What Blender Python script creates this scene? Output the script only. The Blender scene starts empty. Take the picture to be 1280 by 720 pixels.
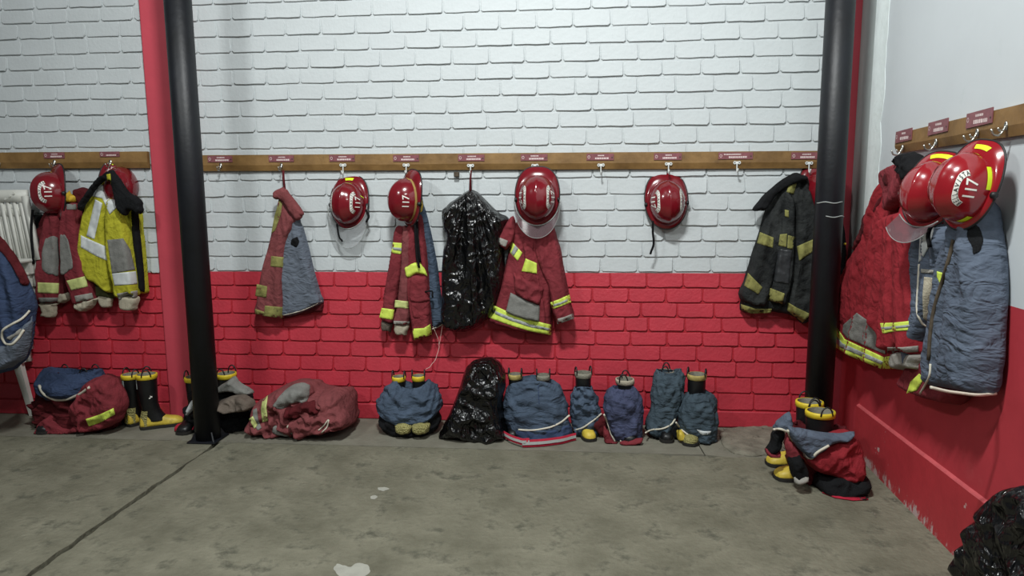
import bpy, math, random
import numpy as np
from mathutils import Vector, Matrix, noise
from mathutils.bvhtree import BVHTree
from mathutils.geometry import delaunay_2d_cdt
random.seed(7)
col = bpy.context.scene.collection
scn = bpy.context.scene
# ---------------------------------------------------------------- camera
FOC = 865.3; YAW, PIT, ROL = [math.radians(a) for a in (-5.405, 7.879, -0.42)]
CP = np.array([0, -4.9, 1.6763])
fw = np.array([math.sin(YAW)*math.cos(PIT), math.cos(YAW)*math.cos(PIT), -math.sin(PIT)])
rr = np.array([math.cos(YAW), -math.sin(YAW), 0.0]); uu = np.cross(rr, fw)
RT = rr*math.cos(ROL)+uu*math.sin(ROL); UP = -rr*math.sin(ROL)+uu*math.cos(ROL)
cd = bpy.data.cameras.new('camera'); cam = bpy.data.objects.new('camera', cd); col.objects.link(cam)
cam.matrix_world = Matrix(((RT[0], UP[0], -fw[0], CP[0]), (RT[1], UP[1], -fw[1], CP[1]), (RT[2], UP[2], -fw[2], CP[2]), (0, 0, 0, 1)))
cd.sensor_width = 36; cd.lens = FOC*36/1280; cd.clip_start = 0.05
scn.camera = cam
# ---------------------------------------------------------------- world, lights, exposure
w = bpy.data.worlds.new('world'); scn.world = w; w.use_nodes = True
w.node_tree.nodes['Background'].inputs[0].default_value = (0.88, 0.96, 1.0, 1)
w.node_tree.nodes['Background'].inputs[1].default_value = 0.11
def area(name, loc, target, sx, sy, power, color):
    l = bpy.data.lights.new(name, 'AREA'); l.shape = 'RECTANGLE'; l.size = sx; l.size_y = sy; l.energy = power; l.color = color
    o = bpy.data.objects.new(name, l); col.objects.link(o); o.location = loc
    o.rotation_euler = (Vector(target)-Vector(loc)).to_track_quat('-Z', 'Y').to_euler()
area('ceiling_lamp', (-0.45, -3.3, 5.1), (0.4, -0.7, 0.4), 0.6, 0.14, 268, (0.97, 1.0, 0.99))
area('ceiling_lamp', (-3.4, -4.6, 4.6), (1.0, -1, 1.0), 0.8, 0.25, 95, (0.97, 1.0, 0.99))
area('ceiling_lamp', (1.2, -6.5, 4.6), (0.5, 0, 1.0), 1.2, 0.3, 60, (0.95, 1.0, 0.97))
scn.view_settings.view_transform = 'Standard'; scn.view_settings.look = 'None'
scn.view_settings.exposure = -0.28; scn.view_settings.gamma = 1.0; scn.view_settings.use_curve_mapping = False

# ---------------------------------------------------------------- pixel rays to places in the room
def ray(x, y): return RT*((x-640)/FOC)+UP*((360-y)/FOC)+fw
class Plane:
    """a vertical working plane: point, normal toward the room"""
    def __init__(s, p0, n):
        s.p0 = np.array(p0, float); s.n = np.array(n, float)/np.linalg.norm(n)
        s.u = np.cross([0, 0, 1], s.n) ; s.u /= np.linalg.norm(s.u)
    def at(s, x, y):
        d = ray(x, y); return CP+d*(s.n@(s.p0-CP)/(s.n@d))
    def uv(s, x, y):
        q = s.at(x, y)-s.p0; return q@s.u, q[2]
    def w(s, u, v, n): return s.p0+s.u*u+np.array([0, 0, v])+s.n*n
def back(Y): return Plane((0, Y, 0), (0, -1, 0))
def side(off): return Plane((1.82-off, 0, 0), (-1, 0.035, 0))
def atn(pl, x, y, n): return Plane(pl.w(0, 0, n), pl.n).at(x, y)
def P(x, y, Y): return back(Y).at(x, y)
def F(x, y, z=0):
    d = ray(x, y); return CP+d*((z-CP[2])/d[2])

# ---------------------------------------------------------------- materials
MATS = {}
def mat(name, c, rough=0.85, var=0.12, scale=6, c2=None, bump=0.0, bscale=60, metal=0, kind='noise', spec=0.5, det=5, dirt=None, coat=0):
    m = bpy.data.materials.new(name); m.use_nodes = True; N = m.node_tree.nodes; Lk = m.node_tree.links
    b = N['Principled BSDF']; b.inputs['Roughness'].default_value = rough; b.inputs['Metallic'].default_value = metal
    b.inputs['Specular IOR Level'].default_value = 0.2 if rough >= 0.8 else spec
    b.inputs['Coat Weight'].default_value = coat
    tc = N.new('ShaderNodeTexCoord'); nz = N.new('ShaderNodeTexNoise'); nz.inputs['Scale'].default_value = scale; nz.inputs['Detail'].default_value = det
    nz.inputs['Roughness'].default_value = 0.65
    Lk.new(tc.outputs['Object'], nz.inputs['Vector'])
    r = N.new('ShaderNodeValToRGB'); e = r.color_ramp.elements; e[0].position = 0.32; e[1].position = 0.68
    c2 = c2 or tuple(min(1, x*(1+var)) for x in c)
    e[0].color = (*[x*(1-var) for x in c], 1); e[1].color = (*c2, 1)
    Lk.new(nz.outputs['Fac'], r.inputs['Fac']); out = r.outputs['Color']
    if dirt:   # (colour, scale, threshold)
        n2 = N.new('ShaderNodeTexNoise'); n2.inputs['Scale'].default_value = dirt[1]; n2.inputs['Detail'].default_value = 7; n2.inputs['Roughness'].default_value = 0.7
        Lk.new(tc.outputs['Object'], n2.inputs['Vector'])
        r2 = N.new('ShaderNodeValToRGB'); r2.color_ramp.elements[0].position = dirt[2]; r2.color_ramp.elements[1].position = dirt[2]+(dirt[3] if len(dirt) > 3 else 0.12)
        r2.color_ramp.elements[0].color = (0, 0, 0, 1); r2.color_ramp.elements[1].color = (1, 1, 1, 1)
        mx = N.new('ShaderNodeMix'); mx.data_type = 'RGBA'
        Lk.new(n2.outputs['Fac'], r2.inputs['Fac']); Lk.new(r2.outputs['Color'], mx.inputs['Factor']); Lk.new(out, mx.inputs['A']); mx.inputs['B'].default_value = (*dirt[0], 1)
        out = mx.outputs['Result']
    Lk.new(out, b.inputs['Base Color'])
    if bump:
        bp = N.new('ShaderNodeBump'); bp.inputs['Strength'].default_value = bump; bp.inputs['Distance'].default_value = 0.01
        if kind == 'voronoi':
            v = N.new('ShaderNodeTexVoronoi'); v.inputs['Scale'].default_value = bscale
            Lk.new(tc.outputs['Object'], v.inputs['Vector']); Lk.new(v.outputs['Distance'], bp.inputs['Height'])
        elif kind == 'quilt':
            mp = N.new('ShaderNodeMapping'); mp.inputs['Scale'].default_value = (1, 1, 1.7); wv = N.new('ShaderNodeTexVoronoi'); wv.feature = 'SMOOTH_F1'; wv.inputs['Smoothness'].default_value = 0.5; wv.inputs['Scale'].default_value = bscale*2.1
            Lk.new(tc.outputs['Object'], mp.inputs['Vector']); Lk.new(mp.outputs['Vector'], wv.inputs['Vector']); Lk.new(wv.outputs['Distance'], bp.inputs['Height']); bp.inputs['Distance'].default_value = 0.02; bp.invert = True
        else:
            v = N.new('ShaderNodeTexNoise'); v.inputs['Scale'].default_value = bscale; v.inputs['Detail'].default_value = 4
            Lk.new(tc.outputs['Object'], v.inputs['Vector']); Lk.new(v.outputs['Fac'], bp.inputs['Height'])
        last = bp.outputs['Normal']
        if rough >= 0.85 and (name.startswith(('lining', 'maroon', 'sooty', 'black_cloth', 'yellow_cloth', 'grey_brown'))):
            for sc_, dz_, st_ in (((6, 2.0, 0.5), (14, 1.8, 0.22)) if name.startswith('lining') else ((5, 0.7, 0.5), (12, 0.9, 0.25))):
                mp2 = N.new('ShaderNodeMapping'); mp2.inputs['Scale'].default_value = (1, 1, dz_); w2 = N.new('ShaderNodeTexNoise'); w2.inputs['Scale'].default_value = sc_; w2.inputs['Detail'].default_value = 2; w2.inputs['Distortion'].default_value = 1.3
                cr = N.new('ShaderNodeMath'); cr.operation = 'SUBTRACT'; cr.inputs[1].default_value = 0.5; ab = N.new('ShaderNodeMath'); ab.operation = 'ABSOLUTE'
                b2 = N.new('ShaderNodeBump'); b2.inputs['Strength'].default_value = st_; b2.inputs['Distance'].default_value = 0.06
                Lk.new(tc.outputs['Object'], mp2.inputs['Vector']); Lk.new(mp2.outputs['Vector'], w2.inputs['Vector']); Lk.new(w2.outputs['Fac'], cr.inputs[0]); Lk.new(cr.outputs[0], ab.inputs[0]); Lk.new(ab.outputs[0], b2.inputs['Height']); Lk.new(last, b2.inputs['Normal']); last = b2.outputs['Normal']
        Lk.new(last, b.inputs['Normal'])
    MATS[name] = m; return m
mat('white_paint', (0.52, 0.555, 0.565), 0.6, 0.05, 3, bump=0.25, bscale=45, dirt=((0.30, 0.33, 0.33), 9, 0.70, 0.1))
mat('white_mortar', (0.53, 0.565, 0.575), 0.7, 0.06, 5, bump=0.4, bscale=60)
mat('red_paint', (0.50, 0.034, 0.055), 0.55, 0.10, 4, bump=0.3, bscale=50, dirt=((0.33, 0.015, 0.025), 6, 0.62, 0.15))
mat('red_mortar', (0.43, 0.017, 0.03), 0.6, 0.10, 4, bump=0.4, bscale=60)
mat('red_column_paint', (0.54, 0.060, 0.088), 0.6, 0.08, 2, bump=0.1, bscale=25)
mat('plaster_white', (0.58, 0.62, 0.64), 0.7, 0.03, 1.6, bump=0.08, bscale=14, dirt=((0.50, 0.56, 0.56), 3, 0.62, 0.12))
mat('plaster_patch', (0.70, 0.76, 0.75), 0.75, 0.06, 8, bump=0.3, bscale=30)
mat('corner_shade', (0.36, 0.40, 0.39), 0.75, 0.05, 4, bump=0.15, bscale=30)  # white corner return, its shade painted in as darker grey
mat('plaster_red', (0.46, 0.038, 0.052), 0.6, 0.10, 2.2, bump=0.15, bscale=18, dirt=((0.50, 0.07, 0.08), 2.5, 0.62, 0.2))
mat('plinth_red', (0.44, 0.032, 0.042), 0.6, 0.12, 3, bump=0.2, bscale=22, dirt=((0.55, 0.40, 0.38), 10, 0.66, 0.04))
mat('ledge_red', (0.50, 0.085, 0.095), 0.7, 0.15, 8, bump=0.2, bscale=40)
mat('concrete', (0.165, 0.158, 0.113), 0.85, 0.25, 3.2, c2=(0.225, 0.215, 0.160), bump=0.8, bscale=38, det=15, dirt=((0.095, 0.094, 0.070), 6.5, 0.53, 0.14))
mat('concrete_light', (0.19, 0.18, 0.14), 0.85, 0.2, 3, c2=(0.235, 0.225, 0.18), bump=0.45, bscale=25, det=9, dirt=((0.11, 0.107, 0.082), 5, 0.6, 0.2))
mat('rubble', (0.20, 0.185, 0.145), 0.95, 0.3, 9, bump=0.9, bscale=45, det=9, dirt=((0.06, 0.055, 0.04), 14, 0.6, 0.08))
mat('joint_dark', (0.045, 0.041, 0.028), 0.95, 0.2, 12)
mat('black_paint', (0.004, 0.005, 0.008), 0.5, 0.4, 5, bump=0.15, bscale=30, dirt=((0.22, 0.25, 0.27), 13, 0.755, 0.02))
mat('board_wood', (0.20, 0.105, 0.030), 0.55, 0.25, 5, c2=(0.29, 0.165, 0.055), bump=0.25, bscale=25, dirt=((0.10, 0.05, 0.018), 7, 0.58, 0.2))
mat('hook_white', (0.68, 0.70, 0.68), 0.4, 0.1, 40)
mat('hook_steel', (0.50, 0.50, 0.46), 0.3, 0.15, 40, metal=0.9)
mat('plate_pink', (0.22, 0.075, 0.085), 0.4, 0.2, 25)
mat('plate_print', (0.75, 0.62, 0.60), 0.5, 0.05, 20)
mat('screw', (0.04, 0.035, 0.03), 0.5)
mat('helmet_red', (0.165, 0.006, 0.012), 0.20, 0.18, 5, bump=0.05, bscale=14, coat=0.6, dirt=((0.09, 0.03, 0.02), 20, 0.72, 0.04))
mat('helmet_bright', (0.27, 0.008, 0.014), 0.20, 0.12, 5, bump=0.04, bscale=14, coat=0.6)
mat('rubber', (0.010, 0.010, 0.011), 0.5, 0.3, 20, bump=0.1, bscale=60)
mat('strap_black', (0.005, 0.005, 0.006), 0.8, 0.3, 30, bump=0.3, bscale=120)
mat('decal_white', (0.78, 0.76, 0.70), 0.5, 0.06, 20)
mat('decal_black', (0.02, 0.02, 0.02), 0.6)
mat('tape_lime', (0.72, 0.92, 0.02), 0.45, 0.05, 20)
mat('tape_dull', (0.33, 0.22, 0.06), 0.6, 0.2, 30)
mat('lime', (0.60, 0.74, 0.10), 0.6, 0.15, 18, bump=0.15, bscale=90, dirt=((0.30, 0.36, 0.07), 22, 0.62, 0.1))
mat('lime_pale', (0.55, 0.60, 0.22), 0.65, 0.15, 18, bump=0.15, bscale=90, dirt=((0.34, 0.36, 0.16), 20, 0.6, 0.15))
mat('lime_dirty', (0.24, 0.23, 0.075), 0.8, 0.3, 18, bump=0.2, bscale=90, dirt=((0.08, 0.07, 0.03), 25, 0.56, 0.1))
mat('silver', (0.30, 0.32, 0.31), 0.5, 0.2, 25, bump=0.1, bscale=80)
mat('silver_white', (0.60, 0.63, 0.63), 0.5, 0.08, 25)
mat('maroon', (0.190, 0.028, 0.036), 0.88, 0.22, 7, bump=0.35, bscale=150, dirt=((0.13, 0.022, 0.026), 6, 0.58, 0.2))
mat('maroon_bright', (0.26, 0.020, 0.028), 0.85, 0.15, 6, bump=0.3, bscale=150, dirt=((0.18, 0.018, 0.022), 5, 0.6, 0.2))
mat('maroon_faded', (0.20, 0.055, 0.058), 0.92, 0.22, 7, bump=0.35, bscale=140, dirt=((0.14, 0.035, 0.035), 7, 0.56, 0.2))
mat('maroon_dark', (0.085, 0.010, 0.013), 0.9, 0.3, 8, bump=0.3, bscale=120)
mat('black_cloth', (0.007, 0.0075, 0.0085), 0.9, 0.35, 9, bump=0.4, bscale=110)
mat('sooty_cloth', (0.018, 0.020, 0.021), 0.85, 0.4, 9, c2=(0.036, 0.039, 0.038), bump=0.5, bscale=90, dirt=((0.008, 0.009, 0.010), 6, 0.5, 0.15))
mat('grey_brown', (0.13, 0.105, 0.085), 0.9, 0.25, 8, bump=0.4, bscale=80)
mat('grey_patch', (0.20, 0.20, 0.185), 0.85, 0.18, 14, bump=0.4, bscale=120, dirt=((0.12, 0.12, 0.11), 12, 0.6, 0.15))
mat('leather_dark', (0.028, 0.030, 0.033), 0.45, 0.3, 20, bump=0.3, bscale=40)
mat('knit', (0.42, 0.38, 0.29), 0.95, 0.12, 15, bump=0.5, bscale=120)
mat('cuff_grey', (0.30, 0.29, 0.26), 0.9, 0.12, 20, bump=0.4, bscale=120)
mat('lining_grey', (0.12, 0.14, 0.175), 0.85, 0.15, 9, bump=0.2, bscale=9, kind='quilt')
mat('lining_blue', (0.060, 0.085, 0.125), 0.85, 0.25, 9, bump=0.2, bscale=9, kind='quilt', dirt=((0.06, 0.08, 0.12), 7, 0.6, 0.2))
mat('lining_steel', (0.095, 0.118, 0.160), 0.85, 0.2, 8, bump=0.28, bscale=11, kind='quilt')
mat('lining_navy', (0.038, 0.058, 0.115), 0.85, 0.2, 9, bump=0.2, bscale=10, kind='quilt')
mat('lining_indigo', (0.058, 0.068, 0.125), 0.85, 0.25, 9, bump=0.25, bscale=9, kind='quilt')
mat('lining_teal', (0.052, 0.075, 0.095), 0.85, 0.25, 9, bump=0.2, bscale=9, kind='quilt')
mat('piping', (0.62, 0.58, 0.48), 0.8, 0.1, 30)
mat('yellow_cloth', (0.42, 0.40, 0.030), 0.85, 0.15, 6, bump=0.35, bscale=120, dirt=((0.25, 0.23, 0.03), 6, 0.58, 0.15))
mat('olive_dark', (0.05, 0.055, 0.02), 0.9, 0.3, 12, bump=0.4, bscale=90)
mat('glove_yellow', (0.65, 0.42, 0.03), 0.75, 0.2, 14, bump=0.4, bscale=60)
mat('boot_black', (0.006, 0.0065, 0.007), 0.42, 0.3, 12, bump=0.15, bscale=40)
mat('boot_yellow', (0.60, 0.45, 0.055), 0.5, 0.2, 12, bump=0.25, bscale=70, dirt=((0.30, 0.22, 0.05), 12, 0.6, 0.15))
mat('boot_ribbed', (0.33, 0.30, 0.11), 0.6, 0.2, 12, bump=0.9, bscale=110, kind='voronoi')
mat('boot_trim', (0.72, 0.55, 0.03), 0.5, 0.12, 20)
mat('boot_trim_old', (0.40, 0.32, 0.10), 0.7, 0.25, 25)
mat('boot_lining', (0.26, 0.25, 0.20), 0.9, 0.2, 20, bump=0.4, bscale=90)
mat('sole', (0.015, 0.014, 0.012), 0.7)
mat('chair_plastic', (0.62, 0.62, 0.57), 0.45, 0.06, 8)
mat('spill', (0.36, 0.36, 0.31), 0.7, 0.1, 20)
mat('string_pink', (0.62, 0.42, 0.38), 0.8)
mat('suspender_red', (0.42, 0.02, 0.045), 0.8, 0.12, 20, bump=0.3, bscale=120)
mat('wood_dark', (0.09, 0.07, 0.05), 0.8, 0.3, 30)
def glassy(name, c, rough, alpha):
    m = mat(name, c, rough, 0.03, 5); b = m.node_tree.nodes['Principled BSDF']; b.inputs['Alpha'].default_value = alpha
    return m
def efflorescence():
    m = MATS['plinth_red']; N = m.node_tree.nodes; Lk = m.node_tree.links; b = N['Principled BSDF']; src = b.inputs['Base Color'].links[0].from_socket
    tc = N.new('ShaderNodeTexCoord'); mp = N.new('ShaderNodeMapping'); mp.inputs['Scale'].default_value = (1, 1, 0.45); n = N.new('ShaderNodeTexNoise'); n.inputs['Scale'].default_value = 11; n.inputs['Detail'].default_value = 9; n.inputs['Roughness'].default_value = 0.75
    sx = N.new('ShaderNodeSeparateXYZ'); mr = N.new('ShaderNodeMapRange'); mr.inputs['From Min'].default_value = 0.02; mr.inputs['From Max'].default_value = 0.19; mr.inputs['To Min'].default_value = 0.11; mr.inputs['To Max'].default_value = -0.12
    ad = N.new('ShaderNodeMath'); ad.operation = 'ADD'; r = N.new('ShaderNodeValToRGB'); r.color_ramp.elements[0].position = 0.63; r.color_ramp.elements[1].position = 0.69; mx = N.new('ShaderNodeMix'); mx.data_type = 'RGBA'; mx.inputs['B'].default_value = (0.52, 0.38, 0.37, 1)
    Lk.new(tc.outputs['Object'], mp.inputs['Vector']); Lk.new(mp.outputs['Vector'], n.inputs['Vector']); Lk.new(tc.outputs['Object'], sx.inputs[0]); Lk.new(sx.outputs['Z'], mr.inputs['Value'])
    Lk.new(n.outputs['Fac'], ad.inputs[0]); Lk.new(mr.outputs['Result'], ad.inputs[1]); Lk.new(ad.outputs[0], r.inputs['Fac']); Lk.new(r.outputs['Color'], mx.inputs['Factor']); Lk.new(src, mx.inputs['A']); Lk.new(mx.outputs['Result'], b.inputs['Base Color'])
efflorescence()
glassy('visor_clear', (0.55, 0.58, 0.60), 0.12, 0.30)
glassy('visor_smoky', (0.16, 0.11, 0.12), 0.15, 0.5)
def bag_mat():
    m = mat('bag_plastic', (0.003, 0.003, 0.0035), 0.20, 0.3, 9); N = m.node_tree.nodes; Lk = m.node_tree.links; b = N['Principled BSDF']
    b.inputs['Specular IOR Level'].default_value = 0.6
    tc = N.new('ShaderNodeTexCoord'); h = None
    for sc, st in ((9, 0.5), (26, 0.45)):
        n = N.new('ShaderNodeTexNoise'); n.inputs['Scale'].default_value = sc; n.inputs['Detail'].default_value = 3; n.inputs['Distortion'].default_value = 1.6
        try: n.noise_type = 'RIDGED_MULTIFRACTAL'
        except Exception: pass
        bp = N.new('ShaderNodeBump'); bp.inputs['Strength'].default_value = st; bp.inputs['Distance'].default_value = 0.012
        mp = N.new('ShaderNodeMapping'); mp.inputs['Scale'].default_value = (1.8, 1.8, 0.35); Lk.new(tc.outputs['Object'], mp.inputs['Vector'])
        Lk.new(mp.outputs['Vector'], n.inputs['Vector']); Lk.new(n.outputs['Fac'], bp.inputs['Height'])
        if h: Lk.new(h, bp.inputs['Normal'])
        h = bp.outputs['Normal']
    v = N.new('ShaderNodeTexVoronoi'); v.inputs['Scale'].default_value = 17; nd = N.new('ShaderNodeTexNoise'); nd.inputs['Scale'].default_value = 6; mp = N.new('ShaderNodeMapping'); mp.inputs['Scale'].default_value = (1.3, 1.3, 0.6)
    vm = N.new('ShaderNodeVectorMath'); vm.operation = 'MULTIPLY_ADD'; vm.inputs[1].default_value = (0.35, 0.35, 0.35); bp = N.new('ShaderNodeBump'); bp.inputs['Strength'].default_value = 0.7; bp.inputs['Distance'].default_value = 0.02
    Lk.new(tc.outputs['Object'], mp.inputs['Vector']); Lk.new(tc.outputs['Object'], nd.inputs['Vector']); Lk.new(nd.outputs['Color'], vm.inputs[0]); Lk.new(mp.outputs['Vector'], vm.inputs[2]); Lk.new(vm.outputs[0], v.inputs['Vector']); Lk.new(v.outputs['Distance'], bp.inputs['Height']); Lk.new(h, bp.inputs['Normal'])
    Lk.new(bp.outputs['Normal'], b.inputs['Normal'])
bag_mat()

# ---------------------------------------------------------------- builders
REG = {}     # object -> (world verts, faces)
def root_of(o):
    while o.parent: o = o.parent
    return o
def mk(name, V, Fc, m, parent=None, smooth=True, kind=None, label=None, mats=None, midx=None):
    me = bpy.data.meshes.new(name); V = [tuple(map(float, v)) for v in V]
    org = Vector((0, 0, 0))
    if parent is not None: org = root_of(parent).location
    me.from_pydata([(v[0]-org[0], v[1]-org[1], v[2]-org[2]) for v in V], [], Fc); me.update()
    for mm in (mats or [m]): me.materials.append(MATS[mm])
    if midx: me.polygons.foreach_set('material_index', midx)
    if smooth: me.polygons.foreach_set('use_smooth', [True]*len(me.polygons))
    o = bpy.data.objects.new(name, me); col.objects.link(o)
    if parent is not None: o.parent = parent
    if kind: o['kind'] = kind
    if label: o['label'] = label
    REG[o.name] = (V, Fc); return o
def tag(o, label, cat, group=None):
    o['label'] = label; o['category'] = cat
    if group: o['group'] = group
    return o
def thing(name, loc, label, cat, group=None):
    o = bpy.data.objects.new(name, None); col.objects.link(o); o.location = Vector([float(x) for x in loc]); o.empty_display_size = 0.1
    return tag(o, label, cat, group)
def boxm(x0, x1, y0, y1, z0, z1, c=0.0):
    V = [(x0, y0, z0), (x1, y0, z0), (x1, y1, z0), (x0, y1, z0), (x0, y0, z1), (x1, y0, z1), (x1, y1, z1), (x0, y1, z1)]
    return V, [(0, 3, 2, 1), (4, 5, 6, 7), (0, 1, 5, 4), (1, 2, 6, 5), (2, 3, 7, 6), (3, 0, 4, 7)]
def join(parts):
    V, Fc = [], []
    for v, f in parts:
        k = len(V); V += list(v); Fc += [tuple(i+k for i in t) for t in f]
    return V, Fc
def bevel(o, wd=0.003, seg=2):
    b = o.modifiers.new('bevel', 'BEVEL'); b.width = wd; b.segments = seg; b.limit_method = 'ANGLE'; return o
def catmull(pts, sub=4, closed=True):
    pts = [np.array(p, float) for p in pts]; n = len(pts); out = []
    rng = n if closed else n-1
    for i in range(rng):
        p0, p1, p2, p3 = (pts[(i-1) % n], pts[i], pts[(i+1) % n], pts[(i+2) % n]) if closed else (pts[max(i-1, 0)], pts[i], pts[i+1], pts[min(i+2, n-1)])
        for k in range(sub):
            t = k/sub
            out.append(0.5*((2*p1)+(-p0+p2)*t*0.8+(2*p0-5*p1+4*p2-p3)*t*t+(-p0+3*p1-3*p2+p3)*t**3)+(0.5*0.2*(p2-p0))*t*(1-t)*(1-t))
    if not closed: out.append(pts[-1])
    return out
def tubem(pts, r, n=8, closed=False):
    pts = [Vector([float(c) for c in p]) for p in pts]; V, Fc = [], []; N_ = len(pts); prev = None
    for i, p in enumerate(pts):
        a = pts[i-1] if (i > 0 or closed) else p; b = pts[(i+1) % N_] if (i < N_-1 or closed) else p
        t = (b-a).normalized() if (b-a).length > 1e-9 else Vector((0, 0, 1))
        if prev is None:
            x = t.orthogonal().normalized()
        else:
            x = prev-t*prev.dot(t); x = x.normalized() if x.length > 1e-6 else t.orthogonal().normalized()
        prev = x; y = t.cross(x); R_ = r[i] if isinstance(r, (list, tuple)) else r
        for k in range(n):
            a_ = 2*math.pi*k/n; V.append(tuple(p+x*(math.cos(a_)*R_)+y*(math.sin(a_)*R_)))
    for i in range(N_ if closed else N_-1):
        for k in range(n):
            j = (i+1) % N_; Fc.append((i*n+k, i*n+(k+1) % n, j*n+(k+1) % n, j*n+k))
    if not closed:
        Fc.append(tuple(range(n-1, -1, -1))); Fc.append(tuple((N_-1)*n+k for k in range(n)))
    return V, Fc
def tube(name, pts, r, m, parent=None, n=8, closed=False, label=None):
    V, Fc = tubem(pts, r, n, closed); return mk(name, V, Fc, m, parent, label=label)
def ribbonm(pts, wdir, width, th):
    """flat strap through pts; wdir = width direction"""
    V, Fc = [], []; wdir = np.array(wdir, float)
    for i, p in enumerate(pts):
        a = np.array(pts[max(i-1, 0)], float); b = np.array(pts[min(i+1, len(pts)-1)], float); t = b-a; t /= np.linalg.norm(t)+1e-9
        wd = wdir-t*(wdir@t); wd /= np.linalg.norm(wd)+1e-9; nn = np.cross(t, wd); p = np.array(p, float)
        for su, sn in ((-1, -1), (1, -1), (1, 1), (-1, 1)): V.append(p+wd*width/2*su+nn*th/2*sn)
    for i in range(len(pts)-1):
        for k in range(4): Fc.append((i*4+k, i*4+(k+1) % 4, (i+1)*4+(k+1) % 4, (i+1)*4+k))
    Fc.append((3, 2, 1, 0)); k = (len(pts)-1)*4; Fc.append((k, k+1, k+2, k+3)); return V, Fc
def fill(outline, res):
    """triangulate a closed outline with interior grid points -> pts, tris, boundary flags"""
    o = [np.array(p) for p in outline]; den = []
    for i in range(len(o)):
        a, b = o[i], o[(i+1) % len(o)]; L = np.linalg.norm(b-a); k = max(1, int(L/res+0.5))
        for j in range(k): den.append(a+(b-a)*j/k)
    o = den; A = np.array(o); B = np.roll(A, -1, 0)
    x0, y0 = A.min(0); x1, y1 = A.max(0); G = []
    nx = int((x1-x0)/res)+2; ny = int((y1-y0)/(res*0.87))+2
    gx = []
    for j in range(ny):
        for i in range(nx): gx.append((x0+(i+0.5*(j % 2))*res, y0+j*res*0.87))
    gx = np.array(gx)
    def dist(Q):
        d = B-A; L2 = (d*d).sum(1)+1e-12; out = np.full(len(Q), 1e9)
        for s in range(0, len(Q), 2000):
            q = Q[s:s+2000]; t = np.clip(((q[:, None]-A)*d).sum(2)/L2, 0, 1)
            out[s:s+2000] = np.sqrt((((A+t[..., None]*d)-q[:, None])**2).sum(2)).min(1)
        return out
    inside = np.zeros(len(gx), bool)
    for a, b in zip(A, B):
        c = ((a[1] > gx[:, 1]) != (b[1] > gx[:, 1])) & (gx[:, 0] < (b[0]-a[0])*(gx[:, 1]-a[1])/(b[1]-a[1]+1e-12)+a[0]); inside ^= c
    gx = gx[inside]
    if len(gx): gx = gx[dist(gx) > res*0.45]
    pts = [Vector(p) for p in A]+[Vector(p) for p in gx]; n = len(A)
    r = delaunay_2d_cdt(pts, [], [list(range(n))], 1, 1e-7)
    Q = np.array([tuple(v) for v in r[0]]); T = [tuple(t) for t in r[2]]; T = [t for t in T if len(t) == 3]
    # orient CCW, drop unused
    T2 = []
    for t in T:
        a, b, c = Q[t[0]], Q[t[1]], Q[t[2]]
        ar = (b[0]-a[0])*(c[1]-a[1])-(b[1]-a[1])*(c[0]-a[0])
        T2.append(t if ar > 0 else t[::-1])
    used = sorted({i for t in T2 for i in t}); mp = {k: i for i, k in enumerate(used)}
    Q = Q[used]; T2 = [tuple(mp[i] for i in t) for t in T2]
    return Q, T2, dist(Q)
def shell(Q, T, front, bk):
    n = len(Q); V = list(front)+list(bk); Fc = list(T)+[tuple(i+n for i in t[::-1]) for t in T]; ed = {}
    for t in T:
        for i in range(3):
            e = (t[i], t[(i+1) % 3])
            if (e[1], e[0]) in ed: del ed[(e[1], e[0])]
            else: ed[e] = 1
    for a, b in ed: Fc.append((b, a, a+n, b+n))
    return V, Fc
def nz(x, y, z=0.0): return noise.noise(Vector((float(x), float(y), float(z))))
def rg(x, y, z=0.0): return 1-2*abs(nz(x, y, z))
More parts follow.
